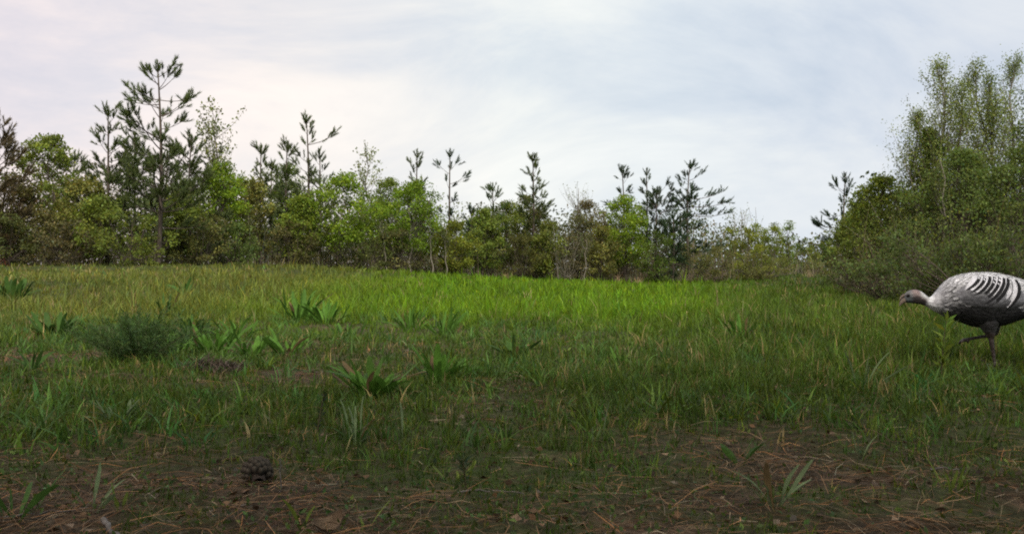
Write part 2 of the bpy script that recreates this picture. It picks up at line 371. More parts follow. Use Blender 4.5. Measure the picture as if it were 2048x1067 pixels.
def decid(label, px, ytop, d, Rr, seed, cat='tree', name='broadleaf_tree', group='leafing broadleaf trees at the wood edge', bark=None, lean=0, **kw):
    rng = np.random.default_rng(seed); x = gx(px, d); g = T(x, d); H = zat(ytop, d) - g
    TV, TF, LV, LF, LC = decid_arrays(rng, H, Rr, **kw)
    root = empty(name, (x, d, g - 0.03), label, cat, group); root.rotation_euler = (0, R(lean), 0)
    MB().add(TV, TF).build('stem' if cat == 'shrub' else 'trunk', bark or M_BARK, root, True)
    MB().add(LV, LF, LC).build('crown', M_LEAF, root)
    return root

BRIGHT = (0.165, 0.245, 0.022); MIDG = (0.120, 0.178, 0.028); OLIVE = (0.140, 0.178, 0.032); RUST = (0.160, 0.162, 0.042)
PALE = (0.155, 0.185, 0.060); DARKG = (0.100, 0.142, 0.036); YELG = (0.165, 0.190, 0.026)
# --- pines, from one side of the field to the other
pine('reddish dark pine cut by the frame edge beside the wood', -8, 238, 35, 1.7, 211, col=(0.090, 0.070, 0.034), dens=1.5, open_top=.15, prof=.5, spacing=.4)
pine('clumpy dark pine standing close beside the tallest pine', 214, 208, 38, 1.35, 12, dens=1.15)
pine('tallest pine, its straight bare trunk showing far above its neighbours', 317, 120, 36, 2.05, 13, dens=1.05, open_top=0.42, spacing=0.62,
     extra=((0.80, 180, 1.25, 22), (0.78, 172, 1.1, 8), (0.80, 4, 1.15, 4), (0.72, -8, 1.1, 25)), nn=44)
pine('dark pine filling the wood between the tallest pine and its neighbour', 268, 262, 40, 1.5, 14, dens=1.3, open_top=0.2)
pine('dark pine close on the open side of the tallest pine', 385, 268, 39, 1.6, 15, dens=1.2, open_top=0.2)
pine('small pine with loose tufts beside the budding pale tree', 522, 288, 43, 0.95, 16, dens=0.8)
pine('slim pine carrying a lone tuft on a thin leader', 611, 226, 44, 1.0, 17, dens=0.9, open_top=0.5, spacing=0.7, extra=((0.80, 20, 1.3, 24),))
pine('short pine spire behind the bright rounded tree', 575, 280, 46, 0.8, 18)
pine('small narrow pine with a leaning spire above bright leaves', 834, 296, 47, 0.75, 19, open_top=0.4, dens=0.8)
pine('open pine with sparse black tufts and a pale trunk', 900, 295, 48, 0.95, 20, open_top=0.55, dens=0.6, spacing=0.75, col=(0.028, 0.046, 0.022), extra=((0.72, 10, 0.95, 26), (0.80, 160, 0.7, 40)))
pine('small light green pine beside the conical pine', 985, 364, 49, 1.0, 21, col=(0.075, 0.115, 0.035), open_top=0.4)
pine('dark low pine bough cluster below the open pine', 945, 415, 51, 0.9, 22, col=(0.03, 0.05, 0.024))
pine('neat conical pine in the middle of the wood edge', 1065, 304, 50, 1.35, 23, dens=1.2, open_top=0.3, prof=0.9, nn=40)
pine('pine with a thin black spire behind the bright green tree', 1243, 328, 54, 1.1, 24, col=(0.028, 0.046, 0.022), open_top=0.5, spacing=0.6)
pine('pine topped by one round tuft like a bottle brush', 1293, 334, 54, 0.85, 25, col=(0.045, 0.07, 0.03), open_top=0.6, spacing=0.75, dens=0.8)
pine('broad dark pine with heavy boughs reaching over the shrubs', 1380, 320, 52, 1.55, 26, dens=1.25, open_top=0.38, spacing=0.58, col=(0.030, 0.050, 0.024), extra=((0.68, 0, 1.9, 12), (0.62, -12, 2.1, 6), (0.55, 8, 2.3, 4)), nn=40)
pine('low dark pine tucked under the broad pine', 1345, 420, 50, 1.25, 27, dens=1.5, col=(0.024, 0.043, 0.018), open_top=0.15)
pine('dark pine beyond the shrubs where the grass lane goes in', 1692, 344, 42, 1.15, 28, col=(0.026, 0.044, 0.022), dens=0.9, open_top=0.45, spacing=0.6, extra=((0.52, 178, 1.1, 6),))
pine('dark pine crown rising behind the rust tinged tree', 150, 300, 41, 1.5, 51, dens=1.3, open_top=0.2, prof=0.5, spacing=0.45)
pine('dense pine hidden low behind the tallest pine trunk', 335, 300, 41, 1.9, 52, dens=1.4, open_top=0.15, prof=0.45, spacing=0.42, col=(0.052, 0.068, 0.022))
pine('olive pine behind the fresh green tree', 430, 318, 43, 1.5, 53, dens=1.3, open_top=0.2, prof=0.5, spacing=0.45, col=(0.06, 0.075, 0.024))
pine('grey green pine behind the orange brown young tree', 545, 322, 47, 1.3, 54, dens=1.2, open_top=0.3, prof=0.55)
pine('low pine between slim pine and brightest tree', 640, 300, 48, 1.1, 55, dens=1.0, open_top=0.4, prof=0.6, col=(0.06, 0.085, 0.028))
pine('broad low pine filling between the two thin spires', 1315, 372, 53, 1.5, 56, dens=1.3, open_top=0.2, prof=0.5, col=(0.032, 0.050, 0.022))
decid('yellow olive tree filling behind the conical pine', 1045, 392, 54, 1.5, 57, base=0.2, ncl=85, nl=60, col=(0.115, 0.125, 0.032))
decid('pale brown budding tree behind the rusty low tree', 1185, 398, 53, 1.3, 58, base=0.2, ncl=75, nl=48, col=(0.135, 0.12, 0.05))
decid('light green tree behind the broad bright tree', 790, 352, 50, 1.4, 59, base=0.3, ncl=75, nl=60, col=(0.12, 0.165, 0.03))
# --- broadleaf trees
decid('dark olive rounded tree near the frame edge, left of the pines', 100, 268, 38, 1.55, 31, base=0.22, ncl=95, nl=75, col=OLIVE)
decid('rust tinged low tree in front of the dark olive tree', 160, 352, 37, 1.25, 32, base=0.18, ncl=60, nl=65, col=RUST)
decid('rusty brown young tree at the far edge by the reddish pine', 25, 352, 36, 1.3, 33, base=0.15, ncl=60, nl=65, col=(0.125, 0.115, 0.038))
decid('tall sparse tree in pale bud beside the tallest pine', 440, 193, 42, 1.15, 34, base=0.40, ncl=46, nl=26, ls=0.085, col=PALE, style='vase', bark=M_PALEBARK)
decid('fresh green tree below the pale budding crown', 452, 322, 40, 1.05, 35, base=0.3, ncl=60, nl=70, col=BRIGHT)
decid('orange brown young tree between two small pines', 520, 360, 42, 0.85, 36, base=0.25, ncl=45, nl=55, col=RUST)
decid('brightest rounded green tree with a thin pale trunk', 682, 346, 43, 1.5, 37, base=0.26, ncl=105, nl=72, col=BRIGHT, bark=M_PALEBARK)
decid('thin budding sapling with upright pale twigs above the brightest tree', 722, 280, 46, 0.95, 38, base=0.45, ncl=34, nl=22, ls=0.08, col=PALE, style='vase', bark=M_PALEBARK)
decid('broad bright green tree under the leaning pine spire', 822, 358, 45, 1.45, 39, base=0.25, ncl=100, nl=70, col=(0.150, 0.235, 0.022), bark=M_PALEBARK)
decid('mid green tree behind the slim pine', 590, 330, 48, 1.3, 40, base=0.3, ncl=70, nl=65, col=MIDG)
decid('yellow green low tree under the open pine', 915, 442, 46, 1.1, 41, base=0.15, ncl=60, nl=65, col=YELG)
decid('olive leafing tree between light pine and conical pine', 1010, 402, 50, 1.35, 42, base=0.2, ncl=75, nl=55, col=OLIVE)
decid('grey twiggy tree still bare beside the conical pine', 1158, 360, 53, 1.2, 43, base=0.3, ncl=70, nl=4, ls=0.06, col=PALE, style='vase', bark=M_PALEBARK, cat='tree')
decid('reddish budding thicket tree in front of the bare twiggy tree', 1150, 425, 50, 1.5, 44, base=0.12, ncl=85, nl=42, col=(0.10, 0.105, 0.04), stems=3)
decid('brown tinged young tree below the conical pine', 1085, 418, 51, 1.3, 45, base=0.15, ncl=70, nl=48, col=(0.10, 0.10, 0.032), stems=2)
decid('bright green tree under the two pine spires', 1253, 392, 50, 1.4, 46, base=0.2, ncl=95, nl=72, col=BRIGHT)
decid('rusty low tree against the bright green tree', 1205, 452, 49, 0.9, 47, base=0.12, ncl=45, nl=55, col=RUST)
decid('olive tree half hidden behind the yellow green low tree', 960, 430, 52, 1.4, 48, base=0.2, ncl=65, nl=55, col=MIDG)
decid('green rounded tree hidden low between brightest and broad trees', 760, 400, 49, 1.3, 49, base=0.2, ncl=70, nl=60, col=MIDG)
decid('fresh yellow green young tree before the slim pine', 602, 392, 42.5, 1.0, 74, base=0.18, ncl=70, nl=62, col=(0.155, 0.21, 0.03))
decid('light green slim tree between fresh and orange brown trees', 492, 350, 43, 0.8, 75, base=0.22, ncl=55, nl=58, col=(0.150, 0.195, 0.034))
decid('soft green young tree before the small light pine', 972, 418, 48, 1.0, 76, base=0.15, ncl=65, nl=60, col=(0.145, 0.195, 0.034))
decid('yellow green young tree at the foot of the conical pine', 1092, 440, 48.5, 0.95, 77, base=0.12, ncl=60, nl=60, col=(0.155, 0.185, 0.036))
decid('fresh green young tree before the dark olive rounded tree', 200, 392, 36.2, 0.9, 78, base=0.15, ncl=60, nl=60, col=(0.135, 0.175, 0.032))
decid('light green young tree just beyond the tallest pine trunk', 362, 380, 37.5, 0.95, 79, base=0.15, ncl=60, nl=60, col=(0.140, 0.182, 0.032))
# the tall clump beside the lane
GC = 'tall trees of the clump beside the lane'
decid('tall light leaved tree forming the clump\'s first spire', 1882, 110, 29, 2.3, 61, base=0.16, ncl=230, nl=72, cr=0.27, ls=0.039, col=(0.175, 0.215, 0.060), style='spire', group=GC, asc=1.6, bark=M_PALEBARK)
decid('tall leafy tree, second spire of the clump', 1962, 116, 29.5, 2.3, 62, base=0.16, ncl=230, nl=70, cr=0.27, ls=0.039, col=(0.165, 0.205, 0.060), style='spire', group=GC, asc=1.6, bark=M_PALEBARK)
decid('highest tree of the clump, thin twigs rising above the turkey', 2030, 84, 30, 1.8, 63, base=0.16, ncl=200, nl=54, cr=0.26, ls=0.038, col=(0.150, 0.190, 0.062), style='spire', group=GC, asc=1.8, bark=M_PALEBARK)
decid('tall tree of the clump cut by the frame edge', 2110, 120, 29, 1.2, 64, base=0.15, ncl=150, nl=50, cr=0.28, ls=0.06, col=(0.08, 0.115, 0.035), style='column', group=GC)
decid('yellow green bushy tree on the lane side of the clump', 1772, 352, 31, 1.2, 65, base=0.08, ncl=130, nl=80, cr=0.32, ls=0.06, col=(0.125, 0.165, 0.028), group=GC)
decid('shorter leaning tree stepping up to the clump\'s first spire', 1822, 250, 29, 1.35, 66, base=0.08, ncl=170, nl=66, cr=0.30, ls=0.058, col=(0.11, 0.15, 0.034), style='spire', group=GC, lean=4)
decid('dark green tree filling the clump behind the turkey', 1920, 300, 27, 1.6, 67, base=0.05, ncl=190, nl=75, cr=0.34, ls=0.048, col=DARKG, group=GC)
decid('dark green tree low in the clump above the turkey tail', 2040, 290, 26.5, 1.6, 68, base=0.05, ncl=190, nl=70, cr=0.34, ls=0.048, col=(0.100, 0.140, 0.036), group=GC)
decid('olive small tree at the foot of the lane side clump', 1712, 410, 36, 0.95, 69, base=0.15, ncl=80, nl=70, cr=0.32, ls=0.065, col=(0.12, 0.155, 0.03), group=GC)
decid('little tree with one clean stem at the lane mouth', 1676, 462, 40, 0.6, 70, base=0.42, ncl=34, nl=55, cr=0.25, ls=0.06, col=(0.09, 0.13, 0.025), group=GC, bark=M_PALEBARK)
decid('short spire between the first and second clump spires', 1922, 152, 28.5, 1.8, 71, base=0.15, ncl=190, nl=72, ls=0.039, col=(0.155, 0.195, 0.055), style='spire', group=GC, asc=1.7)
decid('thin spire just before the highest tree of the clump', 1996, 138, 29, 1.7, 72, base=0.15, ncl=180, nl=70, ls=0.039, col=(0.145, 0.185, 0.055), style='spire', group=GC, asc=1.7)
decid('low leafy spire on the outer shoulder of the clump', 1846, 215, 29.5, 1.55, 73, base=0.1, ncl=170, nl=72, ls=0.039, col=(0.15, 0.19, 0.05), style='spire', group=GC, asc=1.5)
# shrubs and saplings along the edge
GS = 'shrubs along the field edge'
def shrub(label, px, ytop, d, Rr, seed, col, **kw):
    k = dict(base=0.04, ncl=46, nl=52, cr=0.26, ls=0.065, stems=4, asc=1.6); k.update(kw)
    decid(label, px, ytop, d, Rr, seed, cat='shrub', name='shrub', group=GS, col=col, **k)
shrub('yellow green shrub right below the broad pine boughs', 1495, 452, 53, 1.0, 81, YELG, nl=64)
shrub('yellow green rounded shrub second from the broad pine', 1545, 446, 55, 1.0, 82, (0.155, 0.195, 0.03), nl=64)
shrub('pale olive shrub in front of the yellow green shrubs', 1525, 505, 51, 1.1, 83, (0.135, 0.145, 0.04), nl=40)
shrub('thin budding shrub poking above the yellow green shrubs', 1490, 404, 57, 0.6, 84, PALE, style='vase', nl=6, base=0.4, bark=M_PALEBARK)
shrub('small spired shrub nearest the lane', 1572, 440, 58, 0.55, 85, MIDG, nl=36)
shrub('distant green shrub across the lane mouth', 1608, 472, 72, 1.1, 86, (0.10, 0.14, 0.03))
shrub('distant yellow green shrub at the end of the lane', 1645, 480, 70, 1.0, 87, YELG)
shrub('light green shrub on the far bank of the lane', 1630, 505, 67, 0.9, 88, (0.14, 0.165, 0.04), nl=44)
shrub('dull dark brush at the foot of the clump by the lane', 1752, 520, 26, 0.85, 89, (0.075, 0.078, 0.035), nl=40, ls=.05)
shrub('dull shrub behind the turkey head', 1812, 500, 20.6, 0.8, 90, (0.080, 0.112, 0.032), ls=.045, ncl=70)
shrub('dark shrub right behind the turkey back', 1925, 470, 18.8, 0.95, 91, (0.080, 0.112, 0.032), ls=.042, ncl=80)
shrub('dark shrub behind the turkey rump', 2040, 460, 17.6, 1.0, 92, (0.080, 0.112, 0.032), ls=.042, ncl=80)
shrub('olive shrub at the foot of the tallest pine', 262, 425, 35, 1.3, 93, OLIVE)
shrub('brownish olive twiggy shrub left of the tallest pine', 120, 440, 35, 1.3, 94, (0.115, 0.105, 0.045), nl=40)
shrub('dull green shrub at the outer end of the wood', 20, 430, 34.5, 1.1, 95, (0.09, 0.105, 0.032))
shrub('olive shrub between tallest pine and fresh green tree', 395, 430, 37, 1.1, 96, (0.12, 0.125, 0.038), nl=46)
shrub('dark green shrub under the fresh green tree', 470, 445, 39, 0.85, 97, DARKG)
shrub('dull olive shrub under the slim pine', 580, 440, 42, 1.1, 98, (0.125, 0.12, 0.042), nl=44)
shrub('low olive shrub below the brightest rounded tree', 730, 470, 44, 1.0, 99, (0.11, 0.13, 0.036), nl=44)
shrub('grey brown twiggy shrub below the broad bright tree', 800, 462, 45.5, 1.0, 100, (0.125, 0.125, 0.045), nl=36)
shrub('yellow olive shrub before the conical pine', 1040, 470, 48, 1.1, 101, (0.095, 0.10, 0.026))
shrub('pale stemmed thicket shrub right of the conical pine', 1130, 462, 48.5, 1.1, 102, (0.10, 0.09, 0.045), nl=20, bark=M_PALEBARK)
shrub('green shrub low beside the low dark pine', 1300, 462, 48.5, 0.9, 103, (0.085, 0.13, 0.02))
shrub('olive edge shrub under the low dark pine', 1430, 490, 50, 1.0, 104, (0.11, 0.115, 0.036), nl=44)
GP = 'thin pale saplings along the wood edge'
for i, (px, yt, d, lab) in enumerate((
        (505, 420, 41, 'thin pale sapling between fresh green tree and slim pine'),
        (636, 440, 43, 'thin pale sapling left of the brightest rounded tree'),
        (775, 430, 44.5, 'pale sapling just left of the broad bright tree'),
        (865, 420, 45, 'pale sapling under the broad bright tree'),
        (893, 440, 45, 'pale sapling nearest the yellow green low tree'),
        (1118, 440, 48, 'slanting pale sapling in the thicket by the conical pine'),
        (1170, 455, 48, 'pale sapling before the reddish budding thicket'),
        (1885, 300, 26.5, 'slender pale trunked sapling in the clump above the turkey'),)):
    decid(lab, px, yt, d, 0.5, 120 + i, cat='sapling', name='sapling', group=GP, base=0.45, ncl=16, nl=18, ls=0.06, col=(0.10, 0.12, 0.04), style='vase', bark=M_PALEBARK, lean=(i * 37 % 9) - 4)

# --- thicket between the trunks and the wood behind, each one uncountable mass
EDGE_P = [-300, 0, 300, 600, 900, 1200, 1470, 1585, 1655, 1700, 1800, 1920, 2048, 2400]
EDGE_D = [36, 36.5, 37, 43, 47, 50, 51.5, 62, 58, 30, 20.5, 18.2, 17, 15]
def thicket():
    rng = np.random.default_rng(500); n = 5200
    px = rng.uniform(-260, 2380, n); dd = np.interp(px, EDGE_P, EDGE_D) + rng.uniform(0.0, 1, n) ** 1.4 * 7.0
    keep = ~((px > 1590) & (px < 1660) & (dd < 63)) & ~((px > 1655) & (px < 1705) & (dd < 46)); px = px[keep]; dd = dd[keep]; n = len(px)
    x = gx(px, dd); g = terr(x, dd); H = rng.uniform(0.7, 2.6, n) * (0.7 + 0.6 * vnoise(x * .6, dd * .6, 77))
    B = np.stack([x, dd, g - 0.02], -1); m = MB()
    C = vary(rng, (0.135, 0.112, 0.082), n, 0.4, 0.10)
    sc_ = np.clip(dd / 45, .4, 1.1); C = 1.2 * C * np.clip(sc_, .5, 1)[:, None]
    V, F, CC = blades(rng, B, H, rng.uniform(0.010, 0.024, n) * sc_, rng.uniform(0, 0.5, n), rng.uniform(0, 6.28, n), C, 3); m.add(V, F, CC)
    V, F, CC = blades(rng, B + rng.normal(0, .2, (n, 3)) * [1, 1, 0], H * 0.8, rng.uniform(0.009, 0.018, n) * sc_, rng.uniform(0.2, 0.9, n), rng.uniform(0, 6.28, n), C, 3); m.add(V, F, CC)
    k = 9; LB = np.repeat(B, k, 0); LH = np.repeat(H, k); q = len(LB)
    P = LB + np.stack([rng.normal(0, .22, q), rng.normal(0, .22, q), LH * rng.uniform(0.05, 1.0, q)], -1)
    pick = rng.random(q) < 0.55; P = P[pick]; q = len(P)
    tone = vnoise(P[:, 0] * 0.5, P[:, 1] * 0.5, 91)[:, None]
    C2 = vary(rng, (0.135, 0.180, 0.040), q, .3, .15) * (1 - sstep(.58, .72, tone)) + vary(rng, (0.160, 0.115, 0.064), q, .3, .12) * sstep(.58, .72, tone)
    l = rng.uniform(0.07, 0.14, q) * np.clip(P[:, 1] / 45, .5, 1.1); V, F, CC = leaves(rng, P, rdir(rng, q), l, l * 0.65, C2); m.add(V, F, CC, 1)
    tag(m.build('undergrowth', [M_STRAW, M_LEAF]), 'brown twiggy undergrowth between the trunks along the wood edge', kind='stuff')
    # the wood behind
    rng = np.random.default_rng(501); m = MB(); n = 420
    px = rng.uniform(-350, 2500, n); base = np.interp(px, EDGE_P, EDGE_D); dd = np.maximum(base + 9, 50 * (px < 1700)) + rng.uniform(0, 16, n)
    dd = np.where((px > 1560) & (px < 1690), rng.uniform(74, 92, n), dd)
    x = gx(px, dd); g = terr(x, dd); top = np.where((px > 1480) & (px < 1690), 500, np.where(px > 1690, 400, np.interp(px, [0, 400, 900, 1450], [345, 375, 425, 440]))) + rng.normal(0, 22, n)
    H = np.maximum(1.2, CAMZ + (HOR - top) / FPX * dd - g)
    B = np.stack([x, dd, g], -1); C = vary(rng, (0.07, 0.058, 0.045), n, .3, .08)
    V, F, CC = blades(rng, B, H, rng.uniform(0.05, 0.11, n), rng.uniform(0, .15, n), rng.uniform(0, 6.28, n), C, 2); m.add(V, F, CC)
    k = 150; LB = np.repeat(B, k, 0); LH = np.repeat(H, k); q = len(LB); tt = rng.uniform(0.08, 1, q)
    rr = (0.35 + 0.9 * np.sin(tt * 2.9)) * np.sqrt(rng.random(q)); aa = rng.uniform(0, 6.28, q)
    P = LB + np.stack([rr * np.cos(aa), rr * np.sin(aa), LH * tt], -1)
    tone = np.repeat(rng.uniform(0.6, 1.35, n), k)[:, None]; hs = np.repeat(rng.random(n), k)[:, None]
    C2 = np.where(hs < 0.3, np.array([[0.06, 0.085, 0.034]]), np.where(hs < .75, np.array([[0.12, 0.15, 0.04]]), np.array([[0.15, 0.12, 0.06]]))) * tone * rng.lognormal(0, .2, (q, 1))
    l = rng.uniform(0.12, 0.26, q); V, F, CC = leaves(rng, P, rdir(rng, q), l, l * .55, C2); m.add(V, F, CC, 1)
    q = 30000; px = rng.uniform(-380, 2520, q); dd = rng.uniform(70, 118, q); x = gx(px, dd); z = terr(x, dd) + rng.random(q) ** 1.3 * (2.3 + 1.6 * vnoise(x * .25, dd * .25, 12))
    l = rng.uniform(0.22, 0.5, q); V, F, CC = leaves(rng, np.stack([x, dd, z], -1), rdir(rng, q), l, l * .6, vary(rng, (0.085, 0.092, 0.036), q, .35, .15)); m.add(V, F, CC, 1)
    tag(m.build('far_wood', [M_STRAW, M_LEAF]), 'dim mixed wood seen between the trees of the edge', kind='stuff')
thicket()
def pine_wood():
    """the pines the camera stands under: they drop the needles and shade the near ground"""
    m = MB(); rng = np.random.default_rng(600)
    spots = [(-9, -5, 7), (-5.6, -2.6, 7.2), (-2.7, -1.5, 7.2), (0.7, -1.6, 7.6), (3.2, -1.2, 8.2), (5.0, 1.4, 9), (7.4, 3.6, 9.5), (-1, -4.5, 9), (2.4, -4.4, 9.5),
             (6.6, -2.4, 10), (-7.5, -8, 9), (-3, -8, 9), (4.5, -7.5, 10), (9.6, 0.2, 11), (10.6, 6.2, 11), (13.5, 9.5, 11), (0.8, -9, 10)]
    for (x, y, h) in spots:
        TV, TF, NV, NF, NC = pine_arrays(rng, h, 3.0, z0=0.33, dens=0.95, open_top=0.1, nn=8, spacing=0.75, nw=0.085)
        o = np.array([x, y, T(x, y) - 0.03]); m.add(TV + o, TF, m=0); m.add(NV + o, NF, NC, m=1)
    tag(m.build('pine_wood', [M_BARK, M_NEEDLE]), 'pine wood at the near end of the field, shading the needle litter', kind='stuff')
pine_wood()

# ------------------------------------------------------------------ grass
def grass():
    rng = np.random.default_rng(700); m = MB()
    def field(n, d0, d1, p, wk, segs, hk=1.0, spread=0.66):
        u = rng.random(n); e = 2 - p                                # areal density falls as d^-p
        dd = (d0 ** e + u * (d1 ** e - d0 ** e)) ** (1 / e); a = rng.uniform(-spread, spread, n)
        x = dd * a + rng.normal(0, .3, n); y = dd
        c = cover(x, y); pxx = 1024 + FPX * x / y
        edge = np.interp(pxx, EDGE_P, EDGE_D)
        keep = (rng.random(n) < c ** 1.2) & (y < edge + 1.5)
        x, y, c, pxx = x[keep], y[keep], c[keep], pxx[keep]; n = len(x)
        nz_ = vnoise(x * 0.8, y * 0.8, 33); n3 = vnoise(x * 0.22, y * 0.22, 35); n4 = vnoise(x * 2.6, y * 2.6, 37, 2)
        strip = sstep(11.0, 13.5, y + (nz_ - .5) * 2.5) * sstep(-10.5, -4.5, x + 0.12 * (y - 12)) * sstep(.34, .14, x / y)      # the sown strip
        left = sstep(-1.0, -5.5, x + 0.06 * (y - 12)) * sstep(8.5, 13, y)
        right = sstep(0.4, 2.0, x - 0.04 * y) * sstep(4.8, 6.4, y) * (1 - strip)
        h = 0.050 + 0.055 * c + 0.105 * strip + 0.02 * left + 0.065 * right
        h = h * (.55 + .45 * sstep(2.6, 5.5, y)) * rng.lognormal(-.12, .33, n) * (0.15 + 0.75 * nz_ + 0.85 * n4) * hk
        h = h * (1 - .55 * np.exp(-(((x - 3.05) / .7) ** 2 + ((y - 6.1) / .7) ** 2)))
        cs = np.maximum(strip, .6 * sstep(7.0, 12.5, y) * sstep(-7, -2.5, x) * sstep(.34, .14, x / y)); S3 = cs[:, None]; L3 = left[:, None]; R3 = right[:, None]  # bright green begins before the strip: the shadow edge is softened in colour
        col = vary(rng, (0.056, 0.094, 0.014), n, .30, .16)
        col = col * (1 - S3) + vary(rng, (0.104, 0.190, 0.008), n, .30, .14) * S3
        col = col * (1 - L3) + vary(rng, (0.114, 0.136, 0.026), n, .30, .14) * L3
        col = col * (1 - R3) + vary(rng, (0.064, 0.104, 0.012), n, .34, .14) * R3
        dry = (rng.random(n) < (0.07 + 0.06 * left) * (1 - .75 * strip)); col[dry] = vary(rng, (0.23, 0.18, 0.085), dry.sum(), .25, .06)
        col *= (0.50 + 0.50 * n3 + 0.50 * n4)[:, None]
        nb = 5; rp = lambda v: np.repeat(v, nb, 0); N_ = n * nb
        yy = rp(y) + rng.normal(0, 1, N_) * (.010 + .0022 * rp(y)); xx = rp(x) + rng.normal(0, 1, N_) * (.010 + .0022 * rp(y)); hh = rp(h) * rng.uniform(.45, 1.2, N_)
        cb = rp(col) * rng.lognormal(0, .22, (N_, 1)); az = rng.uniform(0, 6.283, N_)
        W = (0.0034 + 0.00052 * rp(y)) * wk * rng.uniform(0.6, 1.5, N_)
        B = np.stack([xx, yy, terr(xx, yy) - 0.01], -1)
        V, F, CC = blades(rng, B, hh, W, rng.uniform(0.05, 0.8, N_), az, cb * 0.85, segs, cb * 1.15); m.add(V, F, CC)
    field(14000, 2.0, 6.5, 0.6, 1.0, 3, spread=0.62)
    field(21000, 5.0, 14.0, 1.0, 1.1, 2, spread=0.62)
    field(25000, 11.0, 30.0, 1.2, 1.3, 2, spread=0.64)
    field(13000, 24.0, 64.0, 1.2, 1.7, 2, spread=0.64)
    q = 26000; y = 2.0 + rng.random(q) ** 1.5 * 11; x = y * rng.uniform(-.62, .62, q); k = rng.random(q) < .12 + .7 * sstep(.35, .6, vnoise(x * 1.7, y * 1.7, 61)); x, y = x[k], y[k]; q = len(x)   # small creeping leaves
    l = rng.uniform(.007, .019, q) * (1 + .09 * y); P = np.stack([x, y, terr(x, y) + rng.uniform(0, .045, q)], -1)
    V, F, CC = leaves(rng, P, unit(rdir(rng, q) + [0, 0, .6]), l, l * .55, vary(rng, (0.055, 0.088, 0.022), q, .4, .15)); m.add(V, F, CC)
    o = m.build('grass', M_GRASS); tag(o, 'field grass, brown flecked near and bright green beyond', kind='stuff')
grass()
def weed_cover():
    rng = np.random.default_rng(720); n = 5200; y = 3.6 + rng.random(n) ** 1.1 * 10.5; x = y * rng.uniform(-.62, .62, n)
    c = vnoise(x * .9, y * .9, 71, 3); k = rng.random(n) < .05 + .95 * sstep(.48, .62, c + .06 * sstep(1, -2, x)); x, y, c = x[k], y[k], c[k]; n = len(x); nb = 7; rp = lambda v: np.repeat(v, nb, 0); q = n * nb
    h = rng.uniform(.05, .15, n) * (1 + .03 * y); xx = rp(x) + rng.normal(0, .022, q); yy = rp(y) + rng.normal(0, .022, q); col = vary(rng, (0.068, 0.130, 0.026), n, .30, .16)
    V, F, C = blades(rng, np.stack([xx, yy, terr(xx, yy) - .005], -1), rp(h) * rng.uniform(.5, 1.2, q), rng.uniform(.007, .016, q), rng.uniform(.2, 1.1, q), rng.uniform(0, 6.28, q), rp(col) * rng.lognormal(0, .2, (q, 1)), 3)
    tag(MB().add(V, F, C).build('weeds', M_GRASS), 'small ragged weeds scattered through the short grass', kind='stuff')
weed_cover()
def litter():
    rng = np.random.default_rng(710); m = MB(); n = 40000
    dd = 1.8 + rng.random(n) ** 1.35 * 7.5; x = dd * rng.uniform(-.64, .64, n)
    c = cover(x, dd); keep = rng.random(n) < np.clip(1.15 - c * 1.0, 0.06, 1); x, dd = x[keep], dd[keep]; n = len(x)
    az = rng.uniform(0, 6.283, n); ln = rng.uniform(0.05, 0.17, n); z = terr(x, dd) + rng.uniform(0.002, 0.02, n)
    h = np.stack([np.cos(az), np.sin(az), rng.normal(0, 0.16, n)], -1); s = np.stack([-np.sin(az), np.cos(az), np.zeros(n)], -1)
    B = np.stack([x, dd, z], -1); w_ = rng.uniform(0.0010, 0.0025, n)[:, None] * 0.5; bow = rng.normal(0, 0.14, n)[:, None] * ln[:, None]
    up = np.array([0, 0, 1.0]); mid = B + h * ln[:, None] * .5 + s * bow + up * np.abs(rng.normal(0, .007, n))[:, None]; tip = B + h * ln[:, None]
    tilt = unit(s + up * rng.normal(0, .8, n)[:, None])
    V = np.stack([B - tilt * w_, B + tilt * w_, mid - tilt * w_, mid + tilt * w_, tip - tilt * w_ * .4, tip + tilt * w_ * .4], 1).reshape(-1, 3)
    o = np.arange(n)[:, None] * 6; F = np.concatenate([o + [[0, 1, 3, 2]], o + [[2, 3, 5, 4]]])
    C = vary(rng, (0.150, 0.088, 0.044), n, .45, .14); pale = rng.random(n) < .09; C[pale] = vary(rng, (0.26, 0.205, 0.13), pale.sum(), .25, .05)
    dark = rng.random(n) < .3; C[dark] *= 0.4
    m.add(V, F, np.repeat(C, 6, 0))
    k = 2600; dd = 1.9 + rng.random(k) ** 1.2 * 8; x = dd * rng.uniform(-.62, .62, k)          # scraps of dead leaf
    P = np.stack([x, dd, terr(x, dd) + rng.uniform(.003, .02, k)], -1); D = rdir(rng, k) * [1, 1, .3]; l = rng.uniform(.012, .04, k)
    V, F, CC = leaves(rng, P, unit(D), l, l * .6, vary(rng, (0.10, 0.068, 0.042), k, .45, .1)); m.add(V, F, CC)
    tag(m.build('pine_needle_litter', M_STRAW), 'rusty brown pine needle litter with scraps of dead leaf', kind='stuff')
litter()

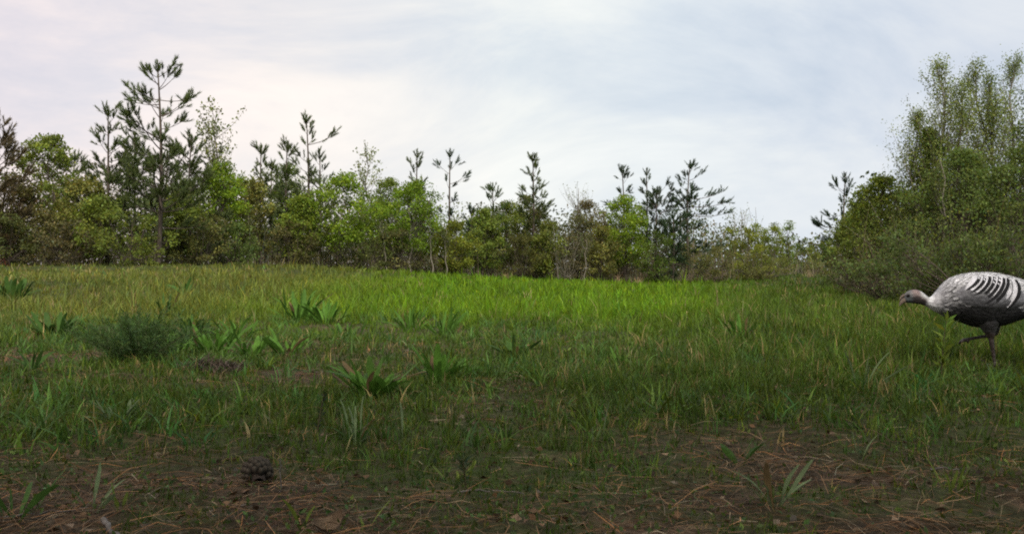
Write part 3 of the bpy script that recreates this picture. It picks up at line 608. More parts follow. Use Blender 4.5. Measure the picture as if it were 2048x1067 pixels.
# ------------------------------------------------------------------ broadleaf weeds, each leaf its own piece
def solid_mat(name, c, trans=0.25, rough=0.5):
    m, t, o = mat(name); p = N('ShaderNodeBsdfPrincipled', t); p.inputs['Roughness'].default_value = 0.65; p.inputs['Specular IOR Level'].default_value = 0.15
    g = N('ShaderNodeTexCoord', t); oi = N('ShaderNodeObjectInfo', t)
    nz_ = noise(g.outputs['Object'], 6, 4, 0.6, t); cc = ramp(nz_, [(0.3, tuple(v * 0.7 for v in c)), (0.7, tuple(min(1, v * 1.3) for v in c))], t)
    vv = math_node('ADD', math_node('MULTIPLY', oi.outputs['Random'], 0.6, t), 0.7, t); hv = N('ShaderNodeHueSaturation', t); L(vv, hv.inputs['Value'], t); L(cc, hv.inputs['Color'], t)
    L(hv.outputs[0], p.inputs['Base Color'], t); tr = N('ShaderNodeBsdfTranslucent', t); L(hv.outputs[0], tr.inputs[0], t)
    mx = N('ShaderNodeMixShader', t); mx.inputs[0].default_value = trans; L(p.outputs[0], mx.inputs[1], t); L(tr.outputs[0], mx.inputs[2], t); L(mx.outputs[0], o.inputs[0], t); return m
M_W = {'brown': solid_mat('weed_brown', (0.16, 0.11, 0.05)), 'green': solid_mat('weed_green', (0.075, 0.165, 0.022)), 'silver': solid_mat('weed_silver', (0.125, 0.170, 0.078)), 'yellow': solid_mat('weed_yellow', (0.14, 0.19, 0.030)), 'dark': solid_mat('weed_dark', (0.050, 0.105, 0.020))}
LEAFM = {}
def leaf_mesh(kind, v):
    if (kind, v) in LEAFM: return LEAFM[(kind, v)]
    rng = np.random.default_rng(800 + v); n = 8; bend = (0.06, 0.20, 0.38, 0.12, 0.52, 0.26)[v]; tw = (0.15, -0.25, 0.3, 0.0, .4, -.5)[v]
    t = 1 - (1 - np.linspace(0, 1, n)) ** 1.5; cx_ = bend * t ** 2.0; cz_ = t - 0.35 * bend * t ** 2.2; wd = (0.14 + 0.86 * sstep(0.05, 0.62, t)) * np.sqrt(np.clip(1 - t ** 4.5, 0.0, 1)) * 0.085
    rows = []
    for k in range(n):
        a = tw * t[k] * 2; s = np.array([math.sin(a) * .3, math.cos(a), math.sin(a) * .2]); c = np.array([cx_[k], 0.03 * math.sin(5 * t[k] + v), cz_[k]])
        rows += [c + s * wd[k] + np.array([-.02, 0, .02]) * (wd[k] * 6), c, c - s * wd[k] + np.array([-.02, 0, .02]) * (wd[k] * 6)]
    F = []
    for k in range(n - 1):
        b = 3 * k; F += [[b, b + 1, b + 4, b + 3], [b + 1, b + 2, b + 5, b + 4]]
    me = MB().add(np.array(rows), np.array(F)).mesh('leaf', M_W[kind], True); LEAFM[(kind, v)] = me; return me
def weed(label, px, d, n, ln, wide, kind, tilt, seed, group='broadleaf weeds in the grass', spread=0.03):
    rng = np.random.default_rng(seed); x = gx(px, d); root = empty('broadleaf_weed', (x, d, T(x, d) - 0.012), label, 'weed', group)
    thin = kind == 'silver'; n = n if n < 12 else int(n * (1.2 if thin else 2.1)); ln *= 1.0 if thin else .96; wide *= .7 if thin else 1.15; tilt = (tilt[0] * .5, tilt[1] * .78)
    for i in range(n):
        o = link('leaf', leaf_mesh('brown' if rng.random() < .07 else kind, int(rng.integers(6))), root); a = 6.283 * i / n + rng.normal(0, .4)
        o.location = (math.cos(a) * spread * rng.random(), math.sin(a) * spread * rng.random(), 0)
        o.rotation_euler = (rng.normal(0, .28), R(rng.uniform(*tilt)), a); l = ln * rng.uniform(.5, 1.15); o.scale = (l, l * wide * rng.uniform(.8, 1.2), l)
    return root
WEEDS = [
 ('tall dark weeds at the frame edge in the yellowish grass', 22, 17.0, 16, 0.50, 1.0, 'dark', (0, 40), .20),
 ('lone dark weed far out in the olive grass', 372, 19.0, 11, 0.40, .8, 'dark', (0, 40), .10),
 ('wide dark leafed weed beside bare soil near the frame edge', 105, 9.2, 18, 0.30, .95, 'dark', (20, 65), .10),
 ('spiky weed clump just right of the feathery bush', 425, 7.7, 20, 0.32, .75, 'green', (5, 55), .12),
 ('leafy weed clump above the heap of dead stems', 500, 7.5, 15, 0.26, .85, 'green', (5, 55), .08),
 ('weed with one long leaf pointing across the bare patch', 575, 7.6, 14, 0.25, .85, 'green', (10, 60), .10),
 ('tall narrow leafed weed at the start of the bright grass', 598, 12.2, 20, 0.50, .55, 'green', (0, 40), .20),
 ('second narrow leafed weed where bright grass begins', 650, 11.6, 16, 0.36, .6, 'green', (0, 50), .20),
 ('big floppy leafed weed with a broad upright leaf', 742, 5.05, 16, 0.29, 1.15, 'green', (5, 62), .06),
 ('bushy fresh green weed rosette in mid field', 880, 5.75, 24, 0.27, .85, 'green', (5, 66), .06),
 ('small fanned weed right of the bushy rosette', 1030, 7.4, 12, 0.23, .9, 'dark', (10, 55), .05),
 ('grassy weed tuft at the foot of the bright grass', 818, 10.6, 14, 0.32, .5, 'green', (0, 40), .14),
 ('grassy dark weed tuft beside the straw coloured patch', 888, 10.2, 16, 0.34, .55, 'green', (0, 45), .14),
 ('grey green rosette low in the shaded grass', 236, 4.25, 17, 0.165, .95, 'silver', (25, 72), .03),
 ('silvery upright weed nearest the fresh patch of litter', 712, 3.78, 11, 0.19, .65, 'silver', (0, 42), .04),
 ('single pale leaf standing beside the silvery weed', 808, 3.85, 3, 0.15, .6, 'silver', (0, 28), .01),
 ('pair of upright pale leaves in the dark green grass', 1190, 3.78, 4, 0.175, .75, 'silver', (0, 18), .03),
 ('thin pale stalks standing in the grass before the turkey', 1722, 5.2, 6, 0.27, .35, 'silver', (0, 26), .03),
 ('thin pale forked stalk on the bare litter', 1718, 3.55, 4, 0.19, .35, 'silver', (0, 30), .01),
 ('small dark broad leafed weed on the litter', 1478, 3.5, 6, 0.15, 1.1, 'dark', (10, 50), .02),
 ('upright weed with dark and pale leaves near the frame bottom', 1545, 2.8, 9, 0.165, .85, 'silver', (5, 45), .03),
 ('weed with one tall grey spear leaf near the pine cone', 188, 2.72, 5, 0.175, .8, 'silver', (0, 42), .01),
 ('yellowish three leafed shoot beside the grey spear leaf', 242, 2.75, 4, 0.11, .8, 'yellow', (5, 35), .02),
 ('yellow green blade at the bottom edge of the litter', 606, 2.5, 2, 0.115, .8, 'yellow', (0, 18), .005),
 ('leaning yellow green shoot at the bottom edge', 722, 2.52, 3, 0.125, .7, 'yellow', (20, 45), .01),
 ('pale drooping blade left of the fresh dark green patch', 1142, 5.7, 5, 0.15, .5, 'silver', (0, 45), .02),
 ('yellow pale spike at the foot of the feathery bush', 266, 6.2, 3, 0.14, .7, 'yellow', (0, 12), .01),
 ('yellow green tuft on the dark litter in the corner', 1905, 2.95, 5, 0.15, .6, 'yellow', (0, 30), .03),
 ('bright yellow green patch shoot in the litter middle', 915, 3.2, 6, 0.09, 1.0, 'yellow', (5, 55), .04),
 ('dark weed tuft in the bottom corner of the litter', 30, 2.6, 10, 0.17, .6, 'dark', (10, 55), .05),
 ('green weed leaves on the grass right of mid field', 1240, 7.0, 10, 0.20, .7, 'green', (5, 55), .06),
 ('dull weed clump in the tall grass toward the lane', 1480, 9.0, 14, 0.26, .6, 'green', (0, 45), .12),
 ('dark weed tuft near the grey rosette', 395, 5.0, 9, 0.16, .7, 'dark', (10, 60), .05),
 ('low weed tuft between the feathery bush and the spiky clump', 355, 7.9, 14, 0.24, .7, 'green', (5, 55), .10),
 ('tall dark weed behind the feathery bush', 265, 9.6, 14, 0.30, .6, 'dark', (0, 50), .12),
 ('dark weed behind the spiky clump', 390, 9.0, 16, 0.28, .65, 'dark', (5, 55), .14),
 ('weed spreading behind the leafy clump', 470, 8.9, 14, 0.26, .7, 'green', (5, 60), .12),
 ('small weed at the edge of the olive grass', 330, 13.5, 12, 0.34, .6, 'dark', (0, 45), .16),
 ('low green weed before the second narrow leafed weed', 690, 9.8, 14, 0.24, .6, 'green', (5, 55), .14),
 ('fresh weed leaning over the rosette of mid field', 935, 6.1, 10, 0.20, .8, 'green', (5, 50), .06),
 ('short weed between the bare soil and the feathery bush', 60, 6.3, 10, 0.20, .8, 'dark', (15, 60), .06),
]
for i, (lab, px, d, n, ln, wd, kd, tl, sp) in enumerate(WEEDS): weed(lab, px, d, n, ln, wd, kd, tl, 900 + i, spread=sp)

def dry_tuft(label, px, d, h, n, col, seed):
    rng = np.random.default_rng(seed); x = gx(px, d); B = np.zeros((n, 3)); B[:, :2] = rng.normal(0, .12, (n, 2))
    V, F, C = blades(rng, B, h * rng.uniform(.5, 1.2, n), rng.uniform(.014, .026, n), rng.uniform(.05, .6, n), rng.uniform(0, 6.28, n), vary(rng, col, n, .25, .06), 3)
    o = MB().add(V, F, C).build('dry_grass_tuft', M_STRAW); o.location = (x, d, T(x, d) - .01); tag(o, label, 'grass tuft', 'dry tufts at the foot of the wood')
dry_tuft('broad tan dry grass tuft below the conical pine', 1012, 46, .38, 70, (0.26, 0.19, 0.11), 940)
dry_tuft('thin tall tan grass tuft before the bright green tree', 1237, 47.5, .62, 26, (0.27, 0.19, 0.115), 941)
dry_tuft('tan grass tuft before the low dark pine', 1274, 47.5, .42, 40, (0.26, 0.18, 0.11), 942)
dry_tuft('pale dry grass tuft where the lane enters the wood', 1620, 56, .5, 90, (0.30, 0.24, 0.14), 943)
dry_tuft('little rusty red tuft at the wood foot by the frame edge', 8, 34.5, .35, 40, (0.42, 0.13, 0.08), 944)
def feathery_bush():
    rng = np.random.default_rng(950); d = 6.7; x = gx(275, d); root = empty('feathery_bush', (x, d, T(x, d) - 0.01), 'feathery fine leafed bush with dark green plumes', 'bush')
    segs = []; P = []; D = []
    for s in range(80):
        a = rng.uniform(0, 6.28); r = 0.50 * math.sqrt(rng.random()); h = rng.uniform(0.26, 0.46) * (1 - 0.7 * r)
        tip = np.array([r * math.cos(a), r * math.sin(a), h]); C = curve((0.08 * math.cos(a), 0.08 * math.sin(a), 0), tip, (0, 0, .05), 6); segs.append((C, np.linspace(.003, .0012, 6)))
        k = 95; t = rng.uniform(.12, 1, k)[:, None]; q = C[0] + (C[-1] - C[0]) * t + np.array([0, 0, .1]) * t * (1 - t)
        P.append(q); D.append(unit(rdir(rng, k) + np.array([0, 0, .5]) + np.array([math.cos(a), math.sin(a), 0]) * .3))
    V, F = tubes(segs, 4); MB().add(V, F, (1, 1.5, .8)).build('stem', M_BARK, root)
    P = np.concatenate(P); D = np.concatenate(D); n = len(P); l = rng.uniform(.025, .065, n)
    V, F, C = leaves(rng, P, D, l, l * .10, vary(rng, (0.050, 0.095, 0.026), n, .25, .1)); MB().add(V, F, C).build('foliage', M_GRASS, root)
feathery_bush()
def leafy_stalk(label, px, d, h, n, ln, col, seed, name='leafy_weed', wk=.30):
    rng = np.random.default_rng(seed); x = gx(px, d); root = empty(name, (x, d, T(x, d) - .01), label, 'weed')
    segs = []; P = []; D = []
    for s in range(3 if n > 40 else 1):
        tip = np.array([rng.normal(0, .13 * h), rng.normal(0, .12 * h), h * rng.uniform(.75, 1)]); C = curve((0, 0, 0), tip, rng.normal(0, .05 * h, 3), 6); segs.append((C, np.linspace(.005, .002, 6)))
        t = rng.uniform(.25, 1.02, n)[:, None]; P.append(C[0] + (C[-1] - C[0]) * t); D.append(unit(rdir(rng, n) * [1, 1, .4] + [0, 0, .75]))
    V, F = tubes(segs, 5); MB().add(V, F, (.7, .8, .4)).build('stem', M_BARK, root)
    P = np.concatenate(P); D = np.concatenate(D); l = ln * rng.uniform(.6, 1.2, len(P)); V, F, C = leaves(rng, P, D, l, l * wk, vary(rng, col, len(P), .25, .1)); MB().add(V, F, C).build('foliage', M_GRASS, root)
leafy_stalk('leafy yellow green weed in front of the turkey breast', 1882, 5.75, .44, 40, .085, (0.15, 0.20, 0.032), 965, wk=.24)
leafy_stalk('tiny dark conifer like seedling on the needle litter', 935, 3.05, .14, 40, .035, (0.035, 0.06, 0.03), 961, wk=.14)
leafy_stalk('thin dark stemmed weed left of the silvery weed', 632, 3.85, .24, 26, .03, (0.03, 0.045, 0.022), 962, wk=.3)
leafy_stalk('small yellow green sprig below the bushy rosette', 1135, 6.6, .17, 30, .05, (0.10, 0.15, 0.03), 963)

# ------------------------------------------------------------------ pine cone, sticks, dead stems, dead leaf
def pine_cone():
    rng = np.random.default_rng(970); d = 3.12; x = gx(516, d); g = T(x, d); root = empty('pine_cone', (x, d, g + .036), 'open brown pine cone lying end on in the needle litter', 'pine cone')
    root.rotation_euler = (R(-74), R(8), R(20)); mt = plain_mat('cone_scale', (0.05, 0.042, 0.034), (0.15, 0.125, 0.09), 90, bump=.3, attr=True, spec=.08); md = plain_mat('cone_core', (0.02, 0.014, 0.01), (0.05, 0.035, 0.025), 60)
    zs = np.linspace(-.05, .058, 9); rr = .030 * np.sqrt(np.clip(1 - ((zs - .0) / .062) ** 2, .03, 1)); V, F = tube(np.stack([zs * 0, zs * 0, zs], -1), rr, 10); MB().add(V, F).build('core', md, root, True)
    t = np.linspace(0, 1, 4); Vr = []
    for k, tt in enumerate(t):
        wd = (.006, .0095, .012, .006)[k]; th = (.0015, .002, .0035, .0025)[k]; c = np.array([.03 * tt, 0, .006 * tt + .006 * tt * tt])
        Vr += [c + [0, wd, 0], c + [0, 0, th], c + [0, -wd, 0], c + [0, 0, -th]]
    F = [[4 * k + j, 4 * k + (j + 1) % 4, 4 * k + 4 + (j + 1) % 4, 4 * k + 4 + j] for k in range(3) for j in range(4)] + [[12, 13, 14, 15]]
    sm = MB().add(np.array(Vr), np.array(F), np.repeat([[.12] * 3, [.12] * 3, [.3] * 3, [.75] * 3], 4, 0)).mesh('scale', mt)
    n = 84
    for i in range(n):
        z = -.044 + .10 * i / n; a = i * 2.39996; r = .024 * math.sqrt(max(.05, 1 - (z / .066) ** 2)); s = link('scale', sm, root)
        s.location = (r * math.cos(a), r * math.sin(a), z); s.rotation_euler = (0, R(-18 - 45 * (i / n) ** 2 + rng.normal(0, 5)), a); q = (.75 + .45 * math.sin(3.1 * (i + 6) / (n + 8))); s.scale = (q, q, q)
pine_cone()
M_STICK = plain_mat('stick', (0.07, 0.062, 0.055), (0.19, 0.17, 0.15), 40, stretch=(1, 1, 1)); M_TWIG = plain_mat('twig', (0.03, 0.02, 0.014), (0.09, 0.06, 0.04), 40)
def stick(name, label, px, d, pts, r, m, group=None):
    x = gx(px, d); root = empty(name, (x, d, T(x, d)), label, 'stick', group); P = np.array(pts, float); t = np.linspace(0, 1, len(P)); tt = np.linspace(0, 1, 9)
    C = np.stack([np.interp(tt, t, P[:, k]) for k in range(3)], -1); C[1:-1] += np.random.default_rng(int(px)).normal(0, .003, (7, 3)); V, F = tube(C, np.linspace(r, r * .55, 9), 6); MB().add(V, F).build('shaft', m, root, True)
    return root
stick('stick', 'grey weathered stick lying at the bottom edge', 200, 2.45, [(-.02, .07, .03), (.03, 0, .02), (.12, -.1, .012)], .008, M_STICK)
stick('twig', 'dark bent twig curving up beside the floppy leafed weed', 672, 5.5, [(-.03, 0, .13), (.0, -.02, .07), (.06, -.04, .03), (.11, -.05, .02)], .006, M_TWIG)
stick('twig', 'straw coloured upright stem right of the pine cone', 560, 2.95, [(0, 0, 0), (.004, 0, .06), (.0, 0, .10)], .0025, M_STICK)
stick('twig', 'pale fallen stem slanting across the left litter', 75, 2.62, [(-.09, -.05, .012), (0, 0, .015), (.10, .08, .012)], .003, M_STICK)
stick('twig', 'pale short stick lying in the litter toward the corner', 1892, 3.3, [(-.05, .01, .015), (0, 0, .02), (.06, -.02, .012)], .004, M_STICK)
stick('twig', 'pale fallen stem in the litter under the silvery weed', 975, 3.0, [(-.09, 0, .012), (0, .01, .02), (.11, -.01, .012)], .003, M_STICK)
def dead_heap():
    rng = np.random.default_rng(980); d = 6.35; x = gx(430, d); m = MB(); n = 520
    a = rng.uniform(0, 6.28, n); r = np.sqrt(rng.random(n)); bx = x + .20 * r * np.cos(a); by = d + .16 * r * np.sin(a)
    B = np.stack([bx, by, terr(bx, by) + .065 * (1 - r ** 2) * rng.random(n)], -1)
    V, F, C = blades(rng, B, rng.uniform(.04, .14, n), rng.uniform(.003, .008, n), rng.uniform(.7, 1.6, n), rng.uniform(0, 6.28, n), vary(rng, (0.060, 0.045, 0.036), n, .45, .08), 3); m.add(V, F, C)
    o = m.build('dead_stem_heap', M_STRAW); tag(o, 'heap of dead brown stems in front of the leafy weed clump', 'dead stems')
dead_heap()
def dead_leaf():
    d = 2.5; x = gx(655, d); V = []; F = []; n = 6
    for i in range(n):
        for j in range(n):
            u = i / (n - 1) - .5; v = j / (n - 1) - .5; w_ = math.cos(u * 2.6); V.append((u * .085, v * .055 * w_, .014 + .05 * u * u * 2 + .3 * v * v * .2 + .004 * math.sin(9 * u + 7 * v)))
    for i in range(n - 1):
        for j in range(n - 1): a = i * n + j; F.append([a, a + 1, a + n + 1, a + n])
    o = MB().add(np.array(V), np.array(F)).build('dead_leaf', plain_mat('dead_leaf', (0.10, 0.065, 0.038), (0.20, 0.14, 0.085), 30), None, True); o.location = (x, d, T(x, d)); o.rotation_euler = (R(24), R(-10), R(35))
    tag(o, 'curled tan dead leaf at the bottom edge of the litter', 'dead leaf')
dead_leaf()

# ------------------------------------------------------------------ the turkey
def turkey():
    d = 6.5; S = d / FPX; X0 = 1975.0; x = gx(X0, d); g = T(x, d); ZG = 724.0
    root = empty('turkey', (x, d, g), 'pale smoke grey turkey stepping through the grass with its head lowered', 'turkey')
    def q(px, py, y=0.0): return np.array([(px - X0) * S, y, (ZG - py) * S])
    rings = [(1806.5, 588, 591, 2), (1808, 581, 595.5, 5.5), (1813, 574.5, 597, 8.5), (1822, 570.5, 598, 10), (1832, 570, 599, 10), (1842, 573.5, 600.5, 9.5), (1850, 580, 603, 9.5), (1857, 586.5, 607, 11), (1865, 583, 612, 16), (1876, 571, 618, 25),
             (1890, 556.5, 623, 35), (1905, 547, 628.5, 42), (1922, 541, 635, 47), (1942, 538, 642, 50), (1962, 537, 646, 51), (1985, 537.5, 645, 50), (2008, 541.5, 640, 47), (2032, 548, 632, 42), (2058, 557, 623, 35), (2085, 569, 614, 26), (2108, 580, 606, 16), (2122, 589, 600, 5)]
    th = np.linspace(0, 2 * np.pi, 24, endpoint=False); V = []
    for (px, zt, zb, hw) in rings:
        c = q(px, (zt + zb) / 2); hh = (zb - zt) / 2 * S
        V.append(np.stack([np.full(24, c[0]), np.sin(th) * hw * S, c[2] + np.cos(th) * hh], -1))
    V = np.concatenate(V); n = len(rings); i = np.arange(n - 1)[:, None] * 24; j = np.arange(24)[None]; k = (j + 1) % 24
    F = np.stack([i + j, i + j + 24, i + k + 24, i + k], -1).reshape(-1, 4)
    m = MB().add(V, F); V = list(V)
    me = bpy.data.meshes.new('t'); faces = [tuple(f) for f in F] + [tuple(range(24)), tuple(range((n - 1) * 24 + 23, (n - 1) * 24 - 1, -1))]; verts = [tuple(v) for v in V]
    def addtube(P, r, sides=10):
        TV, TF = tube(np.array(P), np.array(r) * S, sides); o = len(verts); verts.extend([tuple(v) for v in TV]); faces.extend([tuple(f + o) for f in TF])
        faces.append(tuple(range(o + sides - 1, o - 1, -1))); faces.append(tuple(range(o + len(TV) - sides, o + len(TV))))
    ya, yb = -.055, .05
    addtube([q(1966, 618, ya), q(1969, 638, ya), q(1972, 655, ya), q(1974, 668, ya), q(1978, 695, ya), q(1981, 716, ya), q(1982, 722, ya)], [25, 20, 11, 5.6, 3.7, 3.6, 3.9])
    addtube([q(1988, 615, yb), q(1993, 636, yb), q(1998, 650, yb), q(1998, 659, yb), q(1985, 663, yb), q(1962, 667, yb), q(1938, 671.5, yb)], [25, 18, 9.5, 5.6, 4, 3.6, 3.6])
    for (dx, dy) in ((-24, -.02), (-20, -.065), (-17, .03), (12, .0)): addtube([q(1982, 721, ya), q(1982 + dx * .55, 719, ya + dy * .6), q(1982 + dx, 723, ya + dy)], [4, 3.6, 2.4], 6)
    for (dx, dz, dy) in ((-14, 7, 0), (-13, 4, -.03), (-11, 10, .03), (6, 8, 0)): addtube([q(1938, 671, yb), q(1938 + dx * .5, 671 + dz * .35, yb + dy * .5), q(1938 + dx, 671 + dz, yb + dy)], [4, 3.4, 2.2], 6)
    me.from_pydata(verts, [], faces); ob = link('body', me, None); md = ob.modifiers.new('r', 'REMESH'); md.mode = 'VOXEL'; md.voxel_size = .0075; md.use_smooth_shade = True
    sm = ob.modifiers.new('s', 'SMOOTH'); sm.iterations = 3; sm.factor = .5
    dg = bpy.context.evaluated_depsgraph_get(); nm = bpy.data.meshes.new_from_object(ob.evaluated_get(dg)); ob.modifiers.clear(); ob.data = nm; bpy.data.meshes.remove(me); nm.name = 'body'; ob.parent = root
    co = np.empty(len(nm.vertices) * 3, np.float32); nm.vertices.foreach_get('co', co); co = co.reshape(-1, 3)
    PX = X0 + co[:, 0] / S; PY = ZG - co[:, 2] / S
    nz_ = vnoise(co[:, 0] * 60, co[:, 2] * 60 + co[:, 1] * 40, 5, 3); n2 = vnoise(co[:, 0] * 25, co[:, 2] * 25 + 9, 8, 2)
    C = np.tile(np.array([[.70, .70, .72]]), (len(co), 1)) * (.75 + .5 * nz_)[:, None]
    st = vnoise(co[:, 0] * 110, co[:, 2] * 22 + co[:, 1] * 30, 15, 2); fr = (sstep(1858, 1885, PX) * sstep(1990, 1925, PX) * sstep(552, 578, PY))[:, None]
    C = C * (1 - fr * (.62 + .38 * st)[:, None])
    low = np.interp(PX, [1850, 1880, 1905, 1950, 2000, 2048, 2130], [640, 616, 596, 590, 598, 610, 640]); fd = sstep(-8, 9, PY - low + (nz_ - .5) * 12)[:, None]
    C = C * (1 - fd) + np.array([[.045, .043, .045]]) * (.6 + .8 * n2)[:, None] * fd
    mot = (sstep(1885, 1900, PX) * sstep(1965, 1935, PX) * sstep(556, 572, PY) * sstep(.40, .56, nz_))[:, None]; C = C * (1 - mot * .8) + .06 * mot * .8
    hd = sstep(1856, 1846, PX)[:, None] * (PY < 612)[:, None]; top_ = sstep(-.3, .8, (np.interp(PX, [1808, 1830, 1856], [586, 584, 596]) - PY) / 12)[:, None]
    C = C * (1 - hd) + hd * (np.array([[.042, .034, .033]]) * (1 - top_) + np.array([[.22, .155, .145]]) * top_)
    nape = (sstep(1834, 1842, PX) * sstep(1862, 1854, PX))[:, None] * sstep(.3, .9, top_); C = C * (1 - nape) + nape * .5
    face = sstep(1826, 1818, PX)[:, None] * hd; C = C * (1 - face * .7) + face * .7 * np.array([[.085, .105, .11]])
    lg = (sstep(652, 660, PY))[:, None]; C = C * (1 - lg) + lg * np.array([[.050, .036, .031]])
    ca = nm.color_attributes.get('col') or nm.color_attributes.new('col', 'FLOAT_COLOR', 'POINT'); ca.data.foreach_set('color', np.concatenate([C, np.ones((len(C), 1))], 1).astype(np.float32).ravel())
    mt, t, o = mat('plumage'); p = N('ShaderNodeBsdfPrincipled', t); p.inputs['Roughness'].default_value = .55; a = N('ShaderNodeAttribute', t, attribute_name='col'); g_ = N('ShaderNodeTexCoord', t)
    mpn = N('ShaderNodeMapping', t); mpn.inputs['Scale'].default_value = (30, 40, 46); L(g_.outputs['Object'], mpn.inputs[0], t); vo = N('ShaderNodeTexVoronoi', t); vo.inputs['Scale'].default_value = 1.0; L(mpn.outputs[0], vo.inputs['Vector'], t)
    L(mixc(ramp(vo.outputs['Distance'], [(.45, 0.0), (.85, .55)], t), a.outputs['Color'], mixc(1.0, a.outputs['Color'], (.45, .43, .43), t, 'MULTIPLY'), t), p.inputs['Base Color'], t)
    b = N('ShaderNodeBump', t); b.inputs['Strength'].default_value = .5; b.inputs['Distance'].default_value = .008; b.invert = True; L(vo.outputs['Distance'], b.inputs['Height'], t); L(b.outputs[0], p.inputs['Normal'], t); L(p.outputs[0], o.inputs[0], t)
    nm.materials.clear(); nm.materials.append(mt)
    # body side surface: half width at a point of the profile
    RX = [r[0] for r in rings]
    def surf(px, py):
        zt = np.interp(px, RX, [r[1] for r in rings]); zb = np.interp(px, RX, [r[2] for r in rings]); hw = np.interp(px, RX, [r[3] for r in rings]); c = (zt + zb) / 2
        return hw * math.sqrt(max(0.0, 1 - ((py - c) / ((zb - zt) / 2)) ** 2)) * S
    mf, t, o = mat('feather'); p = N('ShaderNodeBsdfPrincipled', t); p.inputs['Roughness'].default_value = .8; p.inputs['Specular IOR Level'].default_value = .1; a = N('ShaderNodeAttribute', t, attribute_name='col'); L(a.outputs['Color'], p.inputs['Base Color'], t); L(p.outputs[0], o.inputs[0], t)
    # wing feathers: (shoulder end, bend, tip, width, dark edge width, paleness), px in the side view, front to rear
    FE = []
    for i in range(7):
        f = i / 6; FE.append(((1946 + 53 * f, 540.5 + 6 * f), (1933 + 43 * f, 553 + 27 * f), (1911 + 38 * f, 570 + 32 * f), 7.0, 5.2 + 1.8 * f, .56 + .14 * f))
    FE.append(((2003, 560), (1996, 586), (1966, 600), 17, 1.2, .56))
    FE.append(((2014, 550), (2012, 578), (1988, 605), 9, 7.6, .62))
    rng = np.random.default_rng(990)
    for sgn in (-1, 1):
        wing = None; wm = MB()                                              # the folded wing: a padded plate that the feathers lie on
        cols = 40; rows = 16; WV = []
        for u in range(cols):
            px = 1892 + (2040 - 1892) * u / (cols - 1)
            ztop = np.interp(px, [1892, 1915, 1960, 2010, 2040], [572, 556, 549, 558, 584]); zbot = np.interp(px, [1892, 1915, 1960, 2000, 2040], [588, 604, 614, 612, 596])
            for v in range(rows):
                py = ztop + (zbot - ztop) * v / (rows - 1); bulge = 4.0 * S * max(0, math.sin(math.pi * u / (cols - 1))) ** .5 * max(0, math.sin(math.pi * v / (rows - 1))) ** .5
                WV.append(q(px, py, sgn * (surf(px, py) - .002 + bulge * 1.8)))
        WF = [[u * rows + v, (u + 1) * rows + v, (u + 1) * rows + v + 1, u * rows + v + 1] for u in range(cols - 1) for v in range(rows - 1)]
        if sgn > 0: WF = [f[::-1] for f in WF]
        WV = np.array(WV); nn_ = vnoise(WV[:, 0] * 95, WV[:, 2] * 40, 4, 2); wc = np.array([[.27, .27, .29]]) * (.25 + 1.2 * nn_)[:, None]; WX = X0 + WV[:, 0] / S; WY = ZG - WV[:, 2] / S; wl = np.clip(np.maximum(sstep(588, 604, WY), .75 * sstep(1992, 1945, WX) * sstep(556, 584, WY) * sstep(1890, 1915, WX)) + (nn_ - .5) * .7 * sstep(552, 575, WY), 0, 1)[:, None]
        wing = wm.add(WV, np.array(WF), wc * (1 - wl * .8)).build('wing', mt, root, True)  # mottled dark wing; its lower part also carries painted shade
        for i, (A, Bm, E, wd, ed, pale) in enumerate(FE):
            n = 8; FV = []; FC = []
            for kk in range(n):
                tt = kk / (n - 1); c = (1 - tt) ** 2 * np.array(A) + 2 * tt * (1 - tt) * np.array(Bm) + tt * tt * np.array(E); e = (1 - tt + .0) * (np.array(Bm) - A) + tt * (np.array(E) - Bm); e = e / np.linalg.norm(e); nr = np.array([e[1], -e[0]]); nr = nr if nr[0] > 0 else -nr
                prof = (.55 + .45 * math.sin(math.pi * min(1, .15 + .85 * tt))) * (1 if tt < .8 else 1 - ((tt - .8) / .2) ** 2 * .75)
                for (off, cc) in ((-wd * prof, pale), (0, pale * 1.15), (.02, .02), (ed * prof, .018)):
                    pp = c + nr * off; y = surf(pp[0], pp[1]) + (.011 + .0016 * (i % 3) + .0035 * (off > 0)) + .010 * math.sin(math.pi * min(1, tt * 1.05)); FV.append(q(pp[0], pp[1], sgn * y)); v_ = cc * (1 + rng.normal(0, .12)); FC.append((v_, v_, v_ * 1.04))
            FF = [[kk * 4 + j_, kk * 4 + j_ + 1, kk * 4 + j_ + 5, kk * 4 + j_ + 4] for kk in range(n - 1) for j_ in range(3)]
            MB().add(np.array(FV), np.array(FF), np.array(FC)).build('feather', mf, wing, True)
    # contour feathers: overlapping little vanes over back, breast and rump
    rg = np.random.default_rng(995); FV = []; FC = []; FF = []; cnt = 0
    def at(px, th_, lift):
        zt = np.interp(px, RX, [r[1] for r in rings]); zb = np.interp(px, RX, [r[2] for r in rings]); hw = np.interp(px, RX, [r[3] for r in rings])
        p_ = q(px, (zt + zb) / 2); nrm = np.array([0, math.sin(th_), math.cos(th_)]); return p_ + np.array([0, math.sin(th_) * hw * S, math.cos(th_) * (zb - zt) / 2 * S]) + nrm * lift
    px = 2096.0
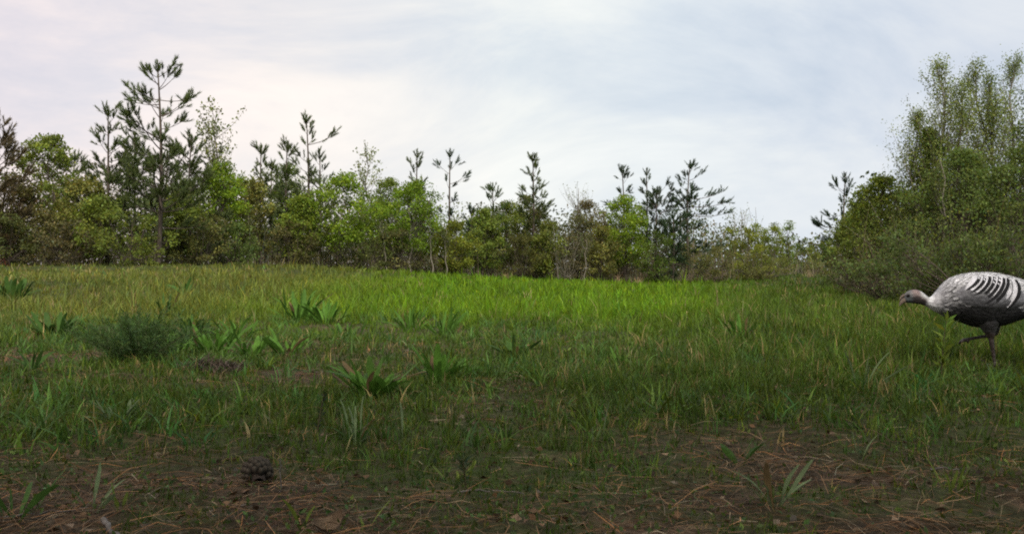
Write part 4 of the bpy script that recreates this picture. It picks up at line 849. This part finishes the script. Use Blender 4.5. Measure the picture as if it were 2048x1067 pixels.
    while px > 1872:
        hw = np.interp(px, RX, [r[3] for r in rings]); nth = max(9, int(hw * .95)); ln = np.interp(px, [1872, 1940, 2096], [9, 14, 19])
        for k_ in range(nth):
            th_ = (k_ + .5 * (int(px) % 2) + rg.normal(0, .15)) / nth * 2 * math.pi; wd = 2 * math.pi / nth * .72; lw = ln * rg.uniform(.8, 1.2); j0 = rg.normal(0, 1.2)
            for (dx, dt, lf) in ((0, 0, .001), (lw * .45, wd * .5, .0035), (lw * .9, wd * .42, .006), (lw * 1.05, 0, .0075), (lw * .9, -wd * .42, .006), (lw * .45, -wd * .5, .0035)): FV.append(at(px + dx + j0, th_ + dt, lf + .0008))
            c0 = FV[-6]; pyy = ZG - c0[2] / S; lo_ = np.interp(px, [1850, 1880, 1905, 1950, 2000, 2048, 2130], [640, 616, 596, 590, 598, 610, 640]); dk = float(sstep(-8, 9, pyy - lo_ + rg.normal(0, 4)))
            fr_ = float(sstep(1858, 1885, px) * sstep(1990, 1925, px) * sstep(552, 578, pyy)) * rg.uniform(.3, .95); v_ = (.70 * (1 - fr_) * (1 - dk) + .045 * dk) * rg.lognormal(0, .13); tp_ = v_ * rg.uniform(.35, .95)  # low vanes darken with the underside: dark feathers plus painted shade
            FC += [(v_, v_, v_ * 1.03)] * 2 + [(tp_, tp_, tp_)] * 3 + [(v_, v_, v_ * 1.03)]; FF += [[cnt, cnt + 1, cnt + 5], [cnt + 1, cnt + 2, cnt + 5], [cnt + 2, cnt + 4, cnt + 5], [cnt + 2, cnt + 3, cnt + 4]]; cnt += 6
        px -= ln * .55
    tag(MB().add(np.array(FV), np.array(FF), np.array(FC)).build('plumage', mf, root), kind='stuff')
    # tail: long stacked feathers behind the rump
    for i in range(9):
        a = (i - 4) / 4; FV = []; FC = []
        for kk in range(6):
            tt = kk / 5; hw = 8 + 9 * tt * (1 - .5 * tt ** 4)
            for s_ in (-1, 0, 1):
                FV.append(q(2095 + 95 * tt, 585 + 34 * tt + abs(a) * (3 + 6 * tt) + (1.5 if s_ else 0), (a * (18 + 22 * tt) + s_ * hw * .8) * S)); v_ = .48 if kk != 4 else .05; FC.append((v_, v_, v_))
        FF = [[kk * 3 + j_, kk * 3 + j_ + 1, kk * 3 + j_ + 4, kk * 3 + j_ + 3] for kk in range(5) for j_ in range(2)]
        MB().add(np.array(FV), np.array(FF), np.array(FC)).build('tail_feather', mf, root, True)
    # eye, beak, snood
    mb_ = plain_mat('beak', (.10, .075, .06), (.22, .17, .13), 60, .5, .1); me_, t, o = mat('eye'); p = N('ShaderNodeBsdfPrincipled', t); p.inputs['Base Color'].default_value = (.008, .006, .005, 1); p.inputs['Roughness'].default_value = .15; L(p.outputs[0], o.inputs[0], t)
    for sgn in (-1, 1):
        V_, F_ = tube(np.array([q(1813.5, 582, sgn * yy) for yy in (6 * S, 8.5 * S, 9.8 * S, 10.4 * S)]), np.array([3.6, 3.4, 2.2, .3]) * S, 10); MB().add(V_, F_).build('eye', me_, root, True)
    V_, F_ = tube(np.array([q(1811, 590), q(1805, 594), q(1800.5, 599.5), q(1798.5, 604)]), np.array([6, 4.6, 2.6, .5]) * S, 8); MB().add(V_, F_).build('beak', mb_, root, True)
    V_, F_ = tube(np.array([q(1809, 581), q(1803, 585), q(1799, 591)]), np.array([3, 2.4, 1]) * S, 6); MB().add(V_, F_, (1.2, 1.3, 1.5)).build('snood', mb_, root, True)
turkey()
